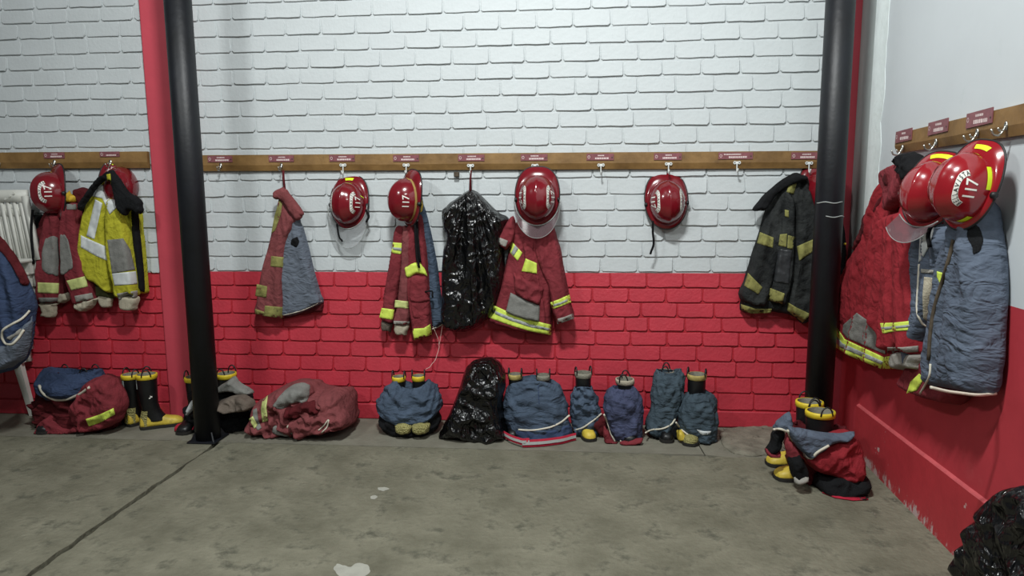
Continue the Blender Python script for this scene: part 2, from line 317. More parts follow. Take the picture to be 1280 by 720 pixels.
def panel(name, poly, m, parent, pl, off=0.0, T=0.06, r=0.05, tb=None, res=0.011, hang=None, fold=0.012, kf=5.0, fine=0.004, seed=None, smooth=True, label=None, fs=12, hor=False, zmin=0.004, sharp=1.0):
    """a padded piece of cloth: outline in the working plane, rounded toward the room by T, folds fanning out from 'hang'"""
    seed = random.random()*50 if seed is None else seed
    r *= 0.6; T *= 0.88; fold *= 1.45 if hang else 1.15; fine *= 1.0
    pq = Plane(pl.w(0, 0, off+T*0.45), pl.n); uv = [pq.uv(*p) for p in poly]; o = catmull(uv, 4) if smooth else [np.array(p) for p in uv]
    Q, Tt, D = fill(o, res); tb = T*0.35 if tb is None else tb
    h0 = pq.uv(*hang) if hang else None; fr, bk = [], []
    for (u, v), d in zip(Q, D):
        e = min(d/r, 1.0); g = math.sqrt(max(0, 1-(1-e)**2)); n = 0
        if h0:
            a = math.atan2(u-h0[0], max(h0[1]-v, 0.0)+0.12); L = math.hypot(u-h0[0], v-h0[1])
            n += fold*(rg(a*kf+seed, L*1.1, seed)**sharp if sharp == 1 else rg(a*kf+seed, L*1.1, seed))*min(1, 0.25+L/0.25)
            n += fold*0.5*nz(a*kf*2.2+seed, L*3, 3.3)
        elif hor:
            n += fold*rg(u*3.5+seed, v*16+u*4*nz(u*2, v*2, seed), seed)
        else:
            n += fold*rg(u*fs*0.6+seed, v*fs*0.6, seed)+fold*0.5*rg(u*fs*1.3, v*fs*1.3+seed, 1)
        wx = 0.35*nz(u*4+seed, v*4); n += fine*rg(u*26, v*20+seed, 2.0)+0.26*fold*rg(u*9+3*wx+seed, v*5.5-3*wx, 7)-0.16*fold*rg(u*15-4*wx, v*10+5*wx+seed, 4)
        E = min(1, d/0.02)
        p = pl.w(u, v, off+T*g+n*E*(0.4+0.6*g)); q = pl.w(u, v, off-tb*g-0.001-0.3*abs(n)*E)
        if p[2] < zmin: p[2] = zmin+0.001*g
        if q[2] < zmin: q[2] = zmin
        fr.append(p); bk.append(q)
    V, Fc = shell(Q, Tt, fr, bk)
    return mk(name, V, Fc, m, parent, label=label)
def bvh(objs):
    V, Fc = join([REG[o.name] for o in objs]); return BVHTree.FromPolygons([Vector(v) for v in V], [f for f in Fc])
def decal(name, poly, m, parent, targets, lift=0.003, res=2.2, smooth=False, label=None, back_=0.004):
    """a sewn-on patch following the cloth under it"""
    o = catmull(poly, 4) if smooth else [np.array(p, float) for p in poly]
    Q, T, D = fill(o, res); B = targets if isinstance(targets, BVHTree) else bvh(targets); org = Vector(CP); hit = []
    for x, y in Q:
        d = Vector(ray(x, y)); L = d.length; h = B.ray_cast(org, d.normalized()); hit.append(None if h[0] is None else (h[3]/L, h[1]))
    hs = [(i, h) for i, h in enumerate(hit) if h]
    if not hs: print('NO HIT', name, poly[0]); return None
    fr, bk = [], []
    idx = np.array([Q[i] for i, _ in hs])
    for i, (x, y) in enumerate(Q):
        d = ray(x, y); 
        if hit[i]: t = hit[i][0]
        else: t = hs[int(((idx-np.array([x, y]))**2).sum(1).argmin())][1][0]
        dn = d/np.linalg.norm(d); p = CP+d*t
        q1 = p-dn*lift; q2 = p+dn*back_
        if q1[2] < 0.003: q1[2] = 0.003
        if q2[2] < 0.002: q2[2] = 0.002
        fr.append(q1); bk.append(q2)
    V, Fc = shell(Q, [t[::-1] for t in T], fr, bk)
    return mk(name, V, Fc, m, parent, label=label)
def on(px, targets, lift=0.0, fallback=None):
    B = targets if isinstance(targets, BVHTree) else bvh(targets); d = Vector(ray(*px)); h = B.ray_cast(Vector(CP), d.normalized())
    if h[0] is None: return None
    return np.array(h[0]-d.normalized()*lift)
def seam(name, line, r, m, parent, targets, lift=0.001, sub=5, label=None):
    B = bvh(targets); pts = []; last = None
    for p in catmull(line, sub, False):
        q = on(p, B, lift)
        if q is None:
            if last is None: last = min((np.array(v)-CP)@fw for v in REG[targets[0].name][0])
            d = ray(*p); q = CP+d*last
        else: last = (q-CP)@fw
        pts.append(q)
    for k in range(2):
        pts = [pts[0]]+[(pts[i-1]+2*pts[i]+pts[i+1])/4 for i in range(1, len(pts)-1)]+[pts[-1]]
    return tube(name, pts, r, m, parent, 6, label=label)
def loft(name, rows, Yc, ry, m, parent, n=56, m_rows=60, fold=0.012, kz=14, seed=None, open_top=True, label=None, fine=0.003, drop=0.4, zmin=0.004, pw=2.3, vert=0.0):
    """bunched cloth with real depth: rows = (left px, right px, y px) in the plane Yc; ry = half depths"""
    seed = random.random()*50 if seed is None else seed; pl = back(Yc); C_ = []
    for i, (xl, xr, y) in enumerate(rows):
        a, b = pl.at(xl, y), pl.at(xr, y); C_.append(((a[0]+b[0])/2, (a[2]+b[2])/2, (b[0]-a[0])/2, ry[i] if isinstance(ry, (list, tuple)) else ry))
    S = catmull(C_, max(2, m_rows//len(rows)), False); V = []; Fc = []; N_ = len(S)
    if open_top:
        lip = [S[0]*1.0 for _ in range(4)]
        for k, (s, dz) in enumerate(((0.55, -0.05), (0.72, -0.025), (0.82, -0.004), (0.92, 0.004))):
            lip[k][1] += dz; lip[k][2] *= s; lip[k][3] *= s
        S = lip+S
    for i, (cx, cz, rx, ryy) in enumerate(S):
        t = i/len(S)
        for k in range(n):
            a = 2*math.pi*k/n; ca, sa = math.cos(a), math.sin(a)
            ex = math.copysign(abs(ca)**(2/pw), ca); ey = math.copysign(abs(sa)**(2/pw), sa)
            zz = cz+drop*rx*(abs(ca)**2)*0.25
            fold_ = fold*1.5; f = -fold_*rg(ca*1.6+seed, sa*1.6, cz*kz+0.6*ca+1.5*nz(ca*2, sa*2, seed))-fold_*0.4*rg(ca*3+seed, sa*3, cz*kz*1.8)+fine*nz(ca*9, sa*9, cz*60)
            if vert: f += vert*rg(ca*4+seed, sa*4, cz*2)
            f *= 0.3 if (open_top and i < 3) else 1
            V.append([cx+ex*(rx+f*0.35), Yc+ey*(ryy+f), max(zmin, zz+0.25*f)])
    M_ = len(S)
    for i in range(M_-1):
        for k in range(n): Fc.append((i*n+k, i*n+(k+1) % n, (i+1)*n+(k+1) % n, (i+1)*n+k))
    if not open_top: Fc.append(tuple(range(n-1, -1, -1)))
    Fc.append(tuple((M_-1)*n+k for k in range(n)))
    Fc = [f[::-1] for f in Fc]
    # orientation check is left to the renderer (two-sided)
    return mk(name, V, Fc, m, parent, label=label)

# ================================================================ THE ROOM
XR = 1.82; SL = 0.035
YL = -0.08            # the left bay stands a little proud of the right one
XCOL0, XCOL1 = -3.055, -2.80
V, Fc = boxm(XCOL0+0.02, XR+0.3, 0.0, 0.2, -0.1, 3.7); V2, F2 = boxm(-5.2, XCOL0+0.02, YL, 0.2, -0.1, 3.7)
ZB = 1.107
def split(x0, x1, y0, y1): return [boxm(x0, x1, y0, y1, -0.1, ZB), boxm(x0, x1, y0, y1, ZB, 3.7)]
wall = mk('wall_back', *join(split(XCOL0+0.02, XR+0.3, 0.0, 0.2)), None, smooth=False, kind='structure', mats=['red_mortar', 'white_mortar'], midx=[0]*6+[1]*6)
wall2 = mk('wall_left_bay', *join(split(-5.2, XCOL0+0.02, YL, 0.2)), None, smooth=False, kind='structure', mats=['red_mortar', 'white_mortar'], midx=[0]*6+[1]*6)
# bricks
def brick_geo(L, H, seed):
    rn = random.Random(seed); per = []
    hx, hz = L/2, H/2; j = lambda s: rn.uniform(-s, s)
    c = rn.uniform(0.006, 0.016)
    per = [(-hx+c, -hz+j(.002)), (-hx*0.3, -hz+j(.003)), (hx*0.3, -hz+j(.003)), (hx-c, -hz+j(.002)), (hx+j(.003), -hz+c*1.1), (hx+j(.003), hz-c*.6), (hx-c*.6, hz+j(.002)), (0, hz+j(.003)), (-hx+c*.6, hz+j(.002)), (-hx+j(.003), hz-c*.6), (-hx+j(.003), -hz+c*1.1)]
    n = len(per); V = [(x, 0.004, z) for x, z in per]
    tx = 0.0012+j(.001); dep = lambda x, z: 0.0070-0.0038*(z/hz)+tx*x/hx
    V += [(x*1.0, -dep(x, z)*0.7, z*1.0) for x, z in per]
    V += [(x-math.copysign(0.0024, x), -dep(x, z), z-math.copysign(0.0024, z)) for x, z in per]
    Fc = []
    for r_ in range(2):
        for k in range(n): Fc.append((r_*n+k, r_*n+(k+1) % n, (r_+1)*n+(k+1) % n, (r_+1)*n+k))
    Fc.append(tuple(2*n+k for k in range(n)))
    return V, Fc
ZR = [0.125, 0.247, 0.366, 0.478, 0.588, 0.690, 0.793, 0.897, 1.002, 1.112, 1.218, 1.329, 1.434, 1.542, 1.655, 1.771, 1.883, 1.996, 2.113, 2.224, 2.335, 2.446, 2.552, 2.666, 2.776, 2.891, 3.0, 3.11, 3.22]
ZLf = [0.119, 0.245, 0.370, 0.488, 0.593, 0.698, 0.802, 0.905, 1.002, 1.100, 1.215, 1.326, 1.436, 1.546, 1.658, 1.772, 1.890, 2.018, 2.134, 2.245, 2.355, 2.461, 2.567, 2.674, 2.784, 2.890, 2.988, 3.09, 3.19, 3.29]
META = []
for (xa, xb, Yw, zs) in ((XCOL1+0.01, XR-0.10, 0.0, ZR), (-4.75, XCOL0-0.002, YL, ZLf)):
    for i in range(len(zs)-1):
        z0, z1 = zs[i], zs[i+1]; rn = random.Random(i*17+int(Yw*100)+3)
        x = xa-(0.126 if i % 2 else 0)-rn.uniform(0, 0.03)
        while x < xb:
            L = 0.240+rn.uniform(-0.007, 0.007)
            if rn.random() < 0.04: L = 0.15
            x0, x1 = max(x, xa), min(x+L, xb)
            if x1-x0 > 0.035:
                META.append(((x0+x1)/2, Yw, (z0+z1)/2-0.001, x1-x0, (z1-z0)-0.0125+rn.uniform(-.002, .002)))
            x += L+0.0125
def vis_size(b):
    d = np.array([b[0], b[1], b[2]])-CP; dep = d@fw; X_ = 640+FOC*(d@RT)/dep; Y_ = 360-FOC*(d@UP)/dep
    inf = -25 < X_ < 1300 and -15 < Y_ < 735
    hid = (1035 < X_)
    return (b[3]*b[4]/dep**2)*(1 if inf and not hid else 0), inf
META = [b for b in META if vis_size(b)[1]]
META.sort(key=lambda b: -vis_size(b)[0])
meshes = {}
def brick_mesh(red, v):
    k = (red, v)
    if k not in meshes:
        Vb, Fb = brick_geo(0.24, 0.098, v*31+5); me = bpy.data.meshes.new('brick'); me.from_pydata(Vb, [], Fb); me.update()
        me.materials.append(MATS['red_paint' if red else 'white_paint']); meshes[k] = me
    return meshes[k]
stuff = {0.0: ([], [], []), YL: ([], [], [])}
for i, b in enumerate(META):
    red = b[2] < ZB; v = random.randrange(7)
    if i < 300:
        o = bpy.data.objects.new('brick', brick_mesh(red, v)); col.objects.link(o); o.location = b[:3]; o.scale = (b[3]/0.24, random.uniform(0.8, 1.25), b[4]/0.098); o.parent = wall if b[1] == 0 else wall2
        o.rotation_euler = (0, random.uniform(-.006, .006), 0)
    else:
        Vb, Fb = brick_geo(b[3], b[4], i); stuffV, stuffF, stuffM = stuff[b[1]]; k = len(stuffV); s = random.uniform(0.8, 1.25)
        stuffV += [(x+b[0], y*s+b[1], z+b[2]) for x, y, z in Vb]; stuffF += [tuple(q+k for q in f) for f in Fb]; stuffM += [0 if red else 1]*len(Fb)
for wq, yq in ((wall, 0.0), (wall2, YL)): mk('brick', stuff[yq][0], stuff[yq][1], None, wq, smooth=False, kind='stuff', mats=['red_paint', 'white_paint'], midx=stuff[yq][2])
V, Fc = boxm(XCOL0, XR-0.095, -0.012, 0.05, 0, 0.118); V2, F2 = boxm(-5.2, XCOL0, YL-0.012, 0.0, 0, 0.113)
o = mk('plaster_footing', V, Fc, 'red_paint', wall, smooth=False); bevel(o, 0.008)
o = mk('plaster_footing', V2, F2, 'red_paint', wall2, smooth=False); bevel(o, 0.008)
# red concrete column, left
o = mk('column_left', *boxm(XCOL0, XCOL1, -0.115, 0.1, 0, 3.7), 'red_column_paint', smooth=False, kind='structure'); bevel(o, 0.012, 3)
# red strip of column at the right corner
o = mk('column_right', *boxm(XR-0.10, XR+0.06, -0.02, 0.1, 0, 3.7), 'red_column_paint', smooth=False, kind='structure'); bevel(o, 0.008, 2)
# right wall, slightly out of square
def rp(y, z, off=0.0): return (XR-off+SL*y, y, z)
ZBR = 1.20
def slab(y0, y1, z0, z1, off, th=0.25):
    a = [rp(y0, z0, off), rp(y1, z0, off), rp(y1, z1, off), rp(y0, z1, off)]; b = [(x+th, y, z) for x, y, z in a]
    return a+b, [(0, 1, 2, 3), (7, 6, 5, 4), (0, 4, 5, 1), (1, 5, 6, 2), (2, 6, 7, 3), (3, 7, 4, 0)]
ye = -4.3
def zb(y): return ZBR+0.012*(-y)
V, Fc = join([slab(-0.30, ye, -0.1, 1.205, 0.0), slab(-0.30, ye, 1.205, 3.7, 0.0)])
wr = mk('wall_right', V, Fc, None, smooth=False, kind='structure', mats=['plaster_red', 'plaster_white'], midx=[0]*6+[1]*6)
mk('corner_strip', *join([slab(0.0, -0.31, -0.1, 1.205, -0.012)]), 'plaster_red', wr, smooth=False)
mk('corner_strip', *join([slab(0.0, -0.31, 1.205, 3.7, -0.012)]), 'corner_shade', wr, smooth=False)
# ragged lighter plaster along the corner
def ragged(y0, y1, z0, z1, off, seed, n=40, amp=0.03):
    L, R_ = [], []
    for i in range(n+1):
        z = z0+(z1-z0)*i/n; R_.append((y1+amp*nz(z*6, seed)+amp*.5*nz(z*21, seed), z)); L.append((y0, z))
    V = [rp(y, z, off) for y, z in L]+[rp(y, z, off) for y, z in R_]+[rp(y, z, -0.003) for y, z in R_]
    m_ = n+1; Fc = [(i, m_+i, m_+i+1, i+1) for i in range(n)]+[(m_+i, 2*m_+i, 2*m_+i+1, m_+i+1) for i in range(n)]
    return V, Fc
mk('plaster_edge', *ragged(-0.301, -0.50, 1.205, 3.69, 0.003, 2.0), 'plaster_patch', wr, smooth=False)
# thicker plinth with a sloping ledge in a lighter red
def prof(y, zt): return [rp(y, -0.05, 0.024), rp(y, zt-0.006, 0.016), rp(y, zt, 0.011), rp(y, zt+0.008, -0.002)]
V, Fc, mi = [], [], []
n_ = 40
for i in range(n_+1):
    y = -0.42+(ye+0.42)*i/n_; zt = 0.300-0.026*y+0.003*nz(y*6, 1); V += prof(y, zt)
for i in range(n_):
    for k in range(3): Fc.append((i*4+k, (i+1)*4+k, (i+1)*4+k+1, i*4+k+1)); mi.append(1 if k >= 1 else 0)
Fc.append((0, 1, 2, 3)); mi.append(0)
mk('plinth', V, Fc, None, wr, smooth=False, mats=['plinth_red', 'ledge_red'], midx=mi)
# floor: dark bed with slabs parted by joints
fl = mk('floor', *boxm(-5.6, 2.3, -6.3, 0.2, -0.12, -0.028), 'joint_dark', smooth=False, kind='structure')
XC = -2.43
def slabpoly(name, pts, m, z=0.0, jit=0.004, seed=0.0, th=0.03):
    o = []; P_ = [np.array(p, float) for p in pts]
    for i in range(len(P_)):
        a, b = P_[i], P_[(i+1) % len(P_)]; L = np.linalg.norm(b-a); k = max(1, int(L/0.03))
        for j in range(k):
            q = a+(b-a)*j/k
            if j: q = q+np.array([nz(q[0]*9, q[1]*9, seed), nz(q[0]*9, q[1]*9, seed+5)])*jit
            o.append(q)
    n = len(o); V = [(q[0], q[1], z) for q in o]+[(q[0], q[1], z-th) for q in o]
    return mk(name, V, [tuple(range(n))]+[(i+n, (i+1) % n+n, (i+1) % n, i) for i in range(n)], m, fl, smooth=False)
ys = -0.56
slabpoly('floor_slab', [(-5.5, -6.2), (-2.33, -6.2), (XC-0.018, -1.9), (XC-0.020, -1.4), (XC-0.008, -0.70), (XC-0.03, ys-0.006), (-5.5, ys-0.006)], 'concrete', seed=1, jit=0.02)
slabpoly('floor_slab', [(-2.31, -6.2), (2.2, -6.2), (2.2, ys-0.012), (1.0, ys-0.03), (0.4, ys-0.004), (XC+0.02, ys-0.008), (XC+0.004, -0.8), (XC+0.016, -1.5), (XC+0.016, -1.9)], 'concrete', seed=2, jit=0.02)
slabpoly('floor_strip', [(-5.5, ys+0.001), (0.4, ys+0.004), (0.82, ys+0.01), (0.80, -0.3), (0.78, 0.1), (-5.5, 0.1)], 'concrete_light', z=-0.001, seed=3)
slabpoly('floor_strip', [(0.83, ys+0.02), (1.0, ys-0.012), (2.2, ys+0.005), (2.2, 0.1), (0.80, 0.1), (0.815, -0.3)], 'concrete_light', z=-0.006, seed=4)
# rough concrete patch next to the trousers
pts = [tuple(F(x, y)[:2]) for x, y in ((899, 543), (908, 536), (940, 533), (985, 536), (990, 548), (975, 566), (945, 570), (920, 567), (905, 558))]
o_ = catmull(pts, 5); Q, T, D = fill(o_, 0.02); fr = []; bk = []
for (x, y), d in zip(Q, D):
    fr.append((x, y, 0.001+min(1, d/0.03)*0.012+0.012*max(0, nz(x*22, y*22, 1))*min(1, d/0.01)*(1 if d < 0.05 else 0.3))); bk.append((x, y, -0.01))
mk('concrete_patch', *shell(Q, T, fr, bk), 'rubble', fl)
for poly in ([(417, 712), (421, 705), (431, 707), (438, 709), (447, 704), (459, 706), (463, 714), (455, 722), (440, 725), (425, 721)], [(463, 621), (468, 619), (472, 621), (469, 624), (464, 624)], [(472, 610), (480, 609), (487, 611), (480, 614), (474, 613)]):
    o_ = catmull([tuple(F(x, y)[:2]) for x, y in poly], 5); n = len(o_)
    mk('paint_spot', [(p[0], p[1], 0.0012) for p in o_], [tuple(range(n))[::-1]], 'spill', fl, smooth=False)
V, Fc = [], []
for k in range(60):   # crumbled bits along the patch and the wall foot
    a = random.random(); p = F(895+a*90+random.uniform(-4, 4), random.choice([534, 536, 568-12*abs(a-.6), 562])+random.uniform(-2, 2)) if k < 36 else F(random.uniform(1090, 1180), random.uniform(600, 660))
    s = random.uniform(0.003, 0.009); k0 = len(V)
    for dx, dy, dz in ((-1, -1, 0), (1, -.7, 0), (.8, 1, 0), (-1, .8, 0), (0, 0, 1.1)): V.append((p[0]+dx*s, p[1]+dy*s, 0.001+dz*s))
    Fc += [(k0, k0+1, k0+4), (k0+1, k0+2, k0+4), (k0+2, k0+3, k0+4), (k0+3, k0, k0+4)]
mk('crumbs', V, Fc, 'rubble', fl, kind='stuff', smooth=False)

# ---------------------------------------------------------------- black steel posts
def post(x, y, label, seed):
    t = thing('steel_post', (x, y, 0), label, 'post', 'round black posts')
    n = 40; R_ = 0.083; V = [(x+R_*math.cos(2*math.pi*k/n), y+R_*math.sin(2*math.pi*k/n), z) for z in (0.01, 3.7) for k in range(n)]
    mk('pipe', V, [(k, (k+1) % n, n+(k+1) % n, n+k) for k in range(n)]+[tuple(range(n-1, -1, -1)), tuple(range(n, 2*n))], 'black_paint', t)
    o = mk('base_plate', *boxm(x-0.10, x+0.10, y-0.10, y+0.10, 0.001, 0.013), 'black_paint', t, smooth=False); bevel(o)
    for a in (0.8, 2.35, 3.93, 5.5):
        dx, dy = math.cos(a), math.sin(a); s = (-dy*0.004, dx*0.004)
        p0 = (x+dx*0.08, y+dy*0.08); p1 = (x+dx*0.118, y+dy*0.118); V = []
        for sg in (-1, 1): V += [(p0[0]+s[0]*sg, p0[1]+s[1]*sg, 0.012), (p1[0]+s[0]*sg, p1[1]+s[1]*sg, 0.012), (p0[0]+s[0]*sg, p0[1]+s[1]*sg, 0.075)]
        mk('gusset', V, [(0, 1, 2), (5, 4, 3), (0, 3, 4, 1), (1, 4, 5, 2), (2, 5, 3, 0)], 'black_paint', t, smooth=False)
    return t
post(-2.530, -0.52, 'round black steel post standing before the red column at left', 1)
pr = post(1.543, -0.45, 'round black steel post standing before the right corner, boots at its foot', 2)
for z in (1.515, 1.60):
    tube('weld_bead', [(1.543+0.084*math.cos(a), -0.45+0.084*math.sin(a), z+0.004*math.sin(a*5)) for a in np.linspace(-2.6+(0.5 if z < 1.55 else -.3), -0.9 if z > 1.55 else -0.35, 12)], 0.0035, 'silver', pr, 6)

# ---------------------------------------------------------------- hat boards, name plates, hooks
def board(name, pl, px0, px1, z0, z1, z0b, z1b, label, th=0.03):
    """plank: upper face upright, lower part planed back"""
    u0 = pl.uv(px0, 200)[0]; u1 = pl.uv(px1, 200)[0]; V = []; n = 14
    for i in range(n+1):
        u = u0+(u1-u0)*i/n; t = i/n; a = z0+(z0b-z0)*t; b = z1+(z1b-z1)*t
        mid = a+(b-a)*(0.36+0.04*nz(u*2, 3)); w_ = 0.0015*nz(u*5, 1)
        for zz, nn in ((b+w_, 0), (b+w_, th), (mid, th+0.001), (a+w_, th-0.013), (a+w_, 0)): V.append(pl.w(u, zz, nn))
    Fc = []
    for i in range(n):
        for k in range(5): Fc.append((i*5+k, i*5+(k+1) % 5, (i+1)*5+(k+1) % 5, (i+1)*5+k))
    Fc += [(4, 3, 2, 1, 0), tuple(n*5+k for k in range(5))]
    return tag(mk(name, V, Fc, 'board_wood', None, smooth=False), label, 'board')
plB = back(-0.012); plL = back(YL-0.012); plR = side(0.002)
board('hook_board', plB, 250, 1032, 1.845, 1.958, 1.820, 1.934, 'long brown wooden hook board on the brick wall between the two black posts')
board('hook_board', plL, -40, 187.5, 1.878, 1.993, 1.868, 1.985, 'brown wooden hook board on the wall left of the red column')
board('hook_board', plR, 1125.5, 1420, 1.876, 1.981, 1.888, 2.012, 'brown wooden hook board on the smooth right wall', th=0.034)
def dashes(pl, u, v, L, h, nn, seed):
    rn = random.Random(seed); x = u-L/2; out = []
    while x < u+L/2:
        wd = rn.uniform(0.4, 0.9)*h; o = [pl.w(x, v-h/2, nn), pl.w(x+wd, v-h/2, nn), pl.w(x+wd, v+h/2*rn.uniform(.7, 1), nn), pl.w(x, v+h/2, nn)]
        out.append(([tuple(p) for p in o], [(0, 1, 2, 3)])); x += wd+h*0.22
    return out
def nameplate(pl, x, y, w_, h_, th, label, style=0, tilt=0.0, group='name plates'):
    u, v = pl.uv(x, y); t = thing('name_plate', pl.w(u, v, th), label, 'name plate', group)
    hw, hh = w_/2, h_/2; V = []
    for nn in (th-0.002, th+0.002):
        for du, dv in ((-hw, -hh), (hw, -hh), (hw, hh), (-hw, hh)): V.append(pl.w(u+du, v+dv+tilt*du, nn))
    mk('plate', V, [(3, 2, 1, 0), (4, 5, 6, 7), (0, 1, 5, 4), (1, 2, 6, 5), (2, 3, 7, 6), (3, 0, 4, 7)], 'plate_pink', t, smooth=False)
    pr_ = []
    sd = int(x)
    pr_ += dashes(pl, u+0.012, v-hh*0.40, w_*0.50, h_*0.26, th+0.0028, sd)
    if style == 0: pr_ += dashes(pl, u+0.004, v+hh*0.42, w_*(0.22+0.1*random.random()), h_*0.17, th+0.0028, sd+1)
    if style == 1: pr_ += dashes(pl, u-0.02, v+hh*0.42, w_*0.5, h_*0.18, th+0.0028, sd+1)
    mk('lettering', *join(pr_), 'plate_print', t, smooth=False)
    c = (u-hw+0.016, v); n = 12; V, Fc = [], []    # small crest ring
    for k in range(n):
        a = 2*math.pi*k/n
        for r_ in (0.0085, 0.0062): V.append(pl.w(c[0]+r_*math.cos(a), c[1]+1.25*r_*math.sin(a), th+0.0028))
    for k in range(n): Fc.append((2*k, 2*((k+1) % n), 2*((k+1) % n)+1, 2*k+1))
    mk('crest', V, Fc, 'plate_print', t, smooth=False)
    cc = (u+hw-0.012, v-hh*0.2); V = [pl.w(cc[0]+0.005*math.cos(k*1.047), cc[1]+0.005*math.sin(k*1.047), th+0.0028) for k in range(6)]
    mk('emblem', V, [tuple(range(6))], 'screw', t, smooth=False)
ths = 0.030
NP = [(278, 199, 'leftmost name plate on the long board, beside the left black post'), (354, 198.5, 'name plate above the hook of the folded grey-lined jacket'), (429.5, 198, 'name plate above the upright helmet with a clear visor and yellow tape'),
      (509, 198, 'name plate above the helmet turned sideways and its jacket'), (590, 197.5, 'name plate above the hanging black plastic bag'), (668, 197, 'name plate above the helmet with two crests over a maroon jacket'),
      (750, 196.5, 'name plate above the first empty hook right of the maroon jacket'), (834, 196, 'name plate above the lone helmet with a dangling black strap'), (918, 195, 'wide name plate above the empty hook beside the sooty jacket'), (1005, 195, 'name plate above the sooty jacket, partly behind the right post')]
for i, (x, y, lb) in enumerate(NP): nameplate(plB, x, y, 0.185 if i != 8 else 0.225, 0.045, ths+0.004, lb, 1 if i in (8,) else 0, tilt=-0.006)
nameplate(plL, 72, 194.5, 0.16, 0.042, ths+0.004, 'name plate above the helmet at far left'); nameplate(plL, 141, 193, 0.15, 0.036, ths+0.004, 'name plate above the yellow jacket', 2)
thr = 0.034
nameplate(plR, 1139, 169.5, 0.20, 0.062, thr+0.004, 'name plate at the near corner end of the right wall board', 0, 0.03); nameplate(plR, 1183, 158.5, 0.20, 0.062, thr+0.004, 'middle name plate on the right wall board', 0, 0.03); nameplate(plR, 1236, 147.5, 0.21, 0.064, thr+0.004, 'name plate above the big helmet on the right wall board', 0, 0.03)
def hook(pl, x, y, th, label, style='white', group='coat hooks'):
    u, v = pl.uv(x, y); t = thing('coat_hook', pl.w(u, v, th), label, 'hook', group)
    if style == 'white':
        m_ = 'hook_white'; parts = []
        for s in (-1, 1):
            V = []; n = 12
            for nn in (th, th+0.004):
                for k in range(n): a = 2*math.pi*k/n; V.append(pl.w(u+s*0.015+0.010*math.cos(a), v+0.011*math.sin(a), nn))
            parts.append((V, [tuple(range(n, 2*n))]+[(k, (k+1) % n, n+(k+1) % n, n+k) for k in range(n)]))
        V = []
        for nn in (th, th+0.0045):
            for du, dv in ((-.016, -.008), (.016, -.008), (.016, .008), (-.016, .008)): V.append(pl.w(u+du, v+dv, nn))
        parts.append((V, [(4, 5, 6, 7), (0, 1, 5, 4), (1, 2, 6, 5), (2, 3, 7, 6), (3, 0, 4, 7)]))
        mk('flange', *join(parts), m_, t, smooth=False)
        for s in (-1, 1):
            V = [pl.w(u+s*0.015+0.004*math.cos(k*.785), v+0.004*math.sin(k*.785), th+0.005) for k in range(8)]; mk('screw', V, [tuple(range(8))], 'screw', t, smooth=False)
        pts = [pl.w(u, v+dv, nn) for dv, nn in ((0.006, th+.003), (-0.03, th+.005), (-0.048, th+0.006), (-0.062, th+.016), (-0.064, th+.028), (-0.052, th+0.038), (-0.040, th+.040))]
        mk('prong', *tubem(catmull(pts, 3, False), 0.0045, 8), m_, t)
    else:
        m_ = 'hook_steel'
        V = []; n = 14
        for nn in (th, th+0.004):
            for k in range(n): a = 2*math.pi*k/n; V.append(pl.w(u+0.010*math.cos(a), v+0.018*math.sin(a), nn))
        mk('flange', V, [tuple(range(n, 2*n))]+[(k, (k+1) % n, n+(k+1) % n, n+k) for k in range(n)], m_, t)
        V = [pl.w(u+0.004*math.cos(k*.785), v+0.009+0.004*math.sin(k*.785), th+0.005) for k in range(8)]; mk('screw', V, [tuple(range(8))], 'screw', t, smooth=False)
        for s in (1, 0.55):
            pts = [pl.w(u, v+dv, th+nn) for dv, nn in ((0.0, .003), (-0.02*s, .010*s), (-0.036*s, 0.024*s), (-0.034*s, 0.045*s), (-0.012*s, .056*s))]
            mk('prong', *tubem(catmull(pts, 3, False), 0.0042, 8), m_, t)
HK = [(278.5, 207, 'steel', 'small dull hook near the left black post, nothing on it'), (354, 207, 'steel', 'hook holding the maroon loop of the folded jacket'), (430.5, 206.5, 'white', 'white hook holding the helmet with a clear visor and yellow tape'),
      (509, 206.5, 'white', 'white hook holding the sideways helmet'), (589, 207, 'white', 'white hook holding the hanging black bag'), (669, 207, 'white', 'white hook holding the helmet over the maroon jacket'),
      (751, 206.5, 'white', 'empty white hook midway between the two lone helmets and jacket'), (835, 205, 'white', 'white hook holding the lone helmet with a dangling strap'), (920, 203.5, 'white', 'empty white hook left of the sooty jacket'), (1009.5, 204, 'white', 'white hook holding the sooty jacket beside the post')]
for x, y, s, lb in HK: hook(plB, x, y, ths-0.001 if s == 'white' else ths, lb, s)
hook(plL, 72, 203, ths, 'dull hook holding the helmet at far left', 'steel'); hook(plL, 141.5, 203, ths, 'dull hook holding the yellow jacket', 'steel'); hook(plL, 3, 205, ths, 'dull hook at the very left edge', 'steel')
for x, y, lb in ((1137, 185, 'steel hook holding the bright maroon jacket on the right wall'), (1180, 177.5, 'steel hook holding the half-hidden helmet with visor'), (1233, 165.5, 'steel hook above the big helmet on the right wall'), (1270, 157, 'small bare hook at the far right of the right wall board')):
    hook(plR, x, y, thr+0.002, lb, 'steel')
# stub of timber fixed under the long board
q = P(571, 217, -0.02); o = tag(mk('wooden_peg', *boxm(q[0]-0.018, q[0]+0.018, -0.045, -0.008, q[2]-0.022, q[2]+0.012), 'wood_dark', None, smooth=False), 'short dark wooden peg just under the long board, left of the hanging bag', 'peg'); bevel(o, 0.005)

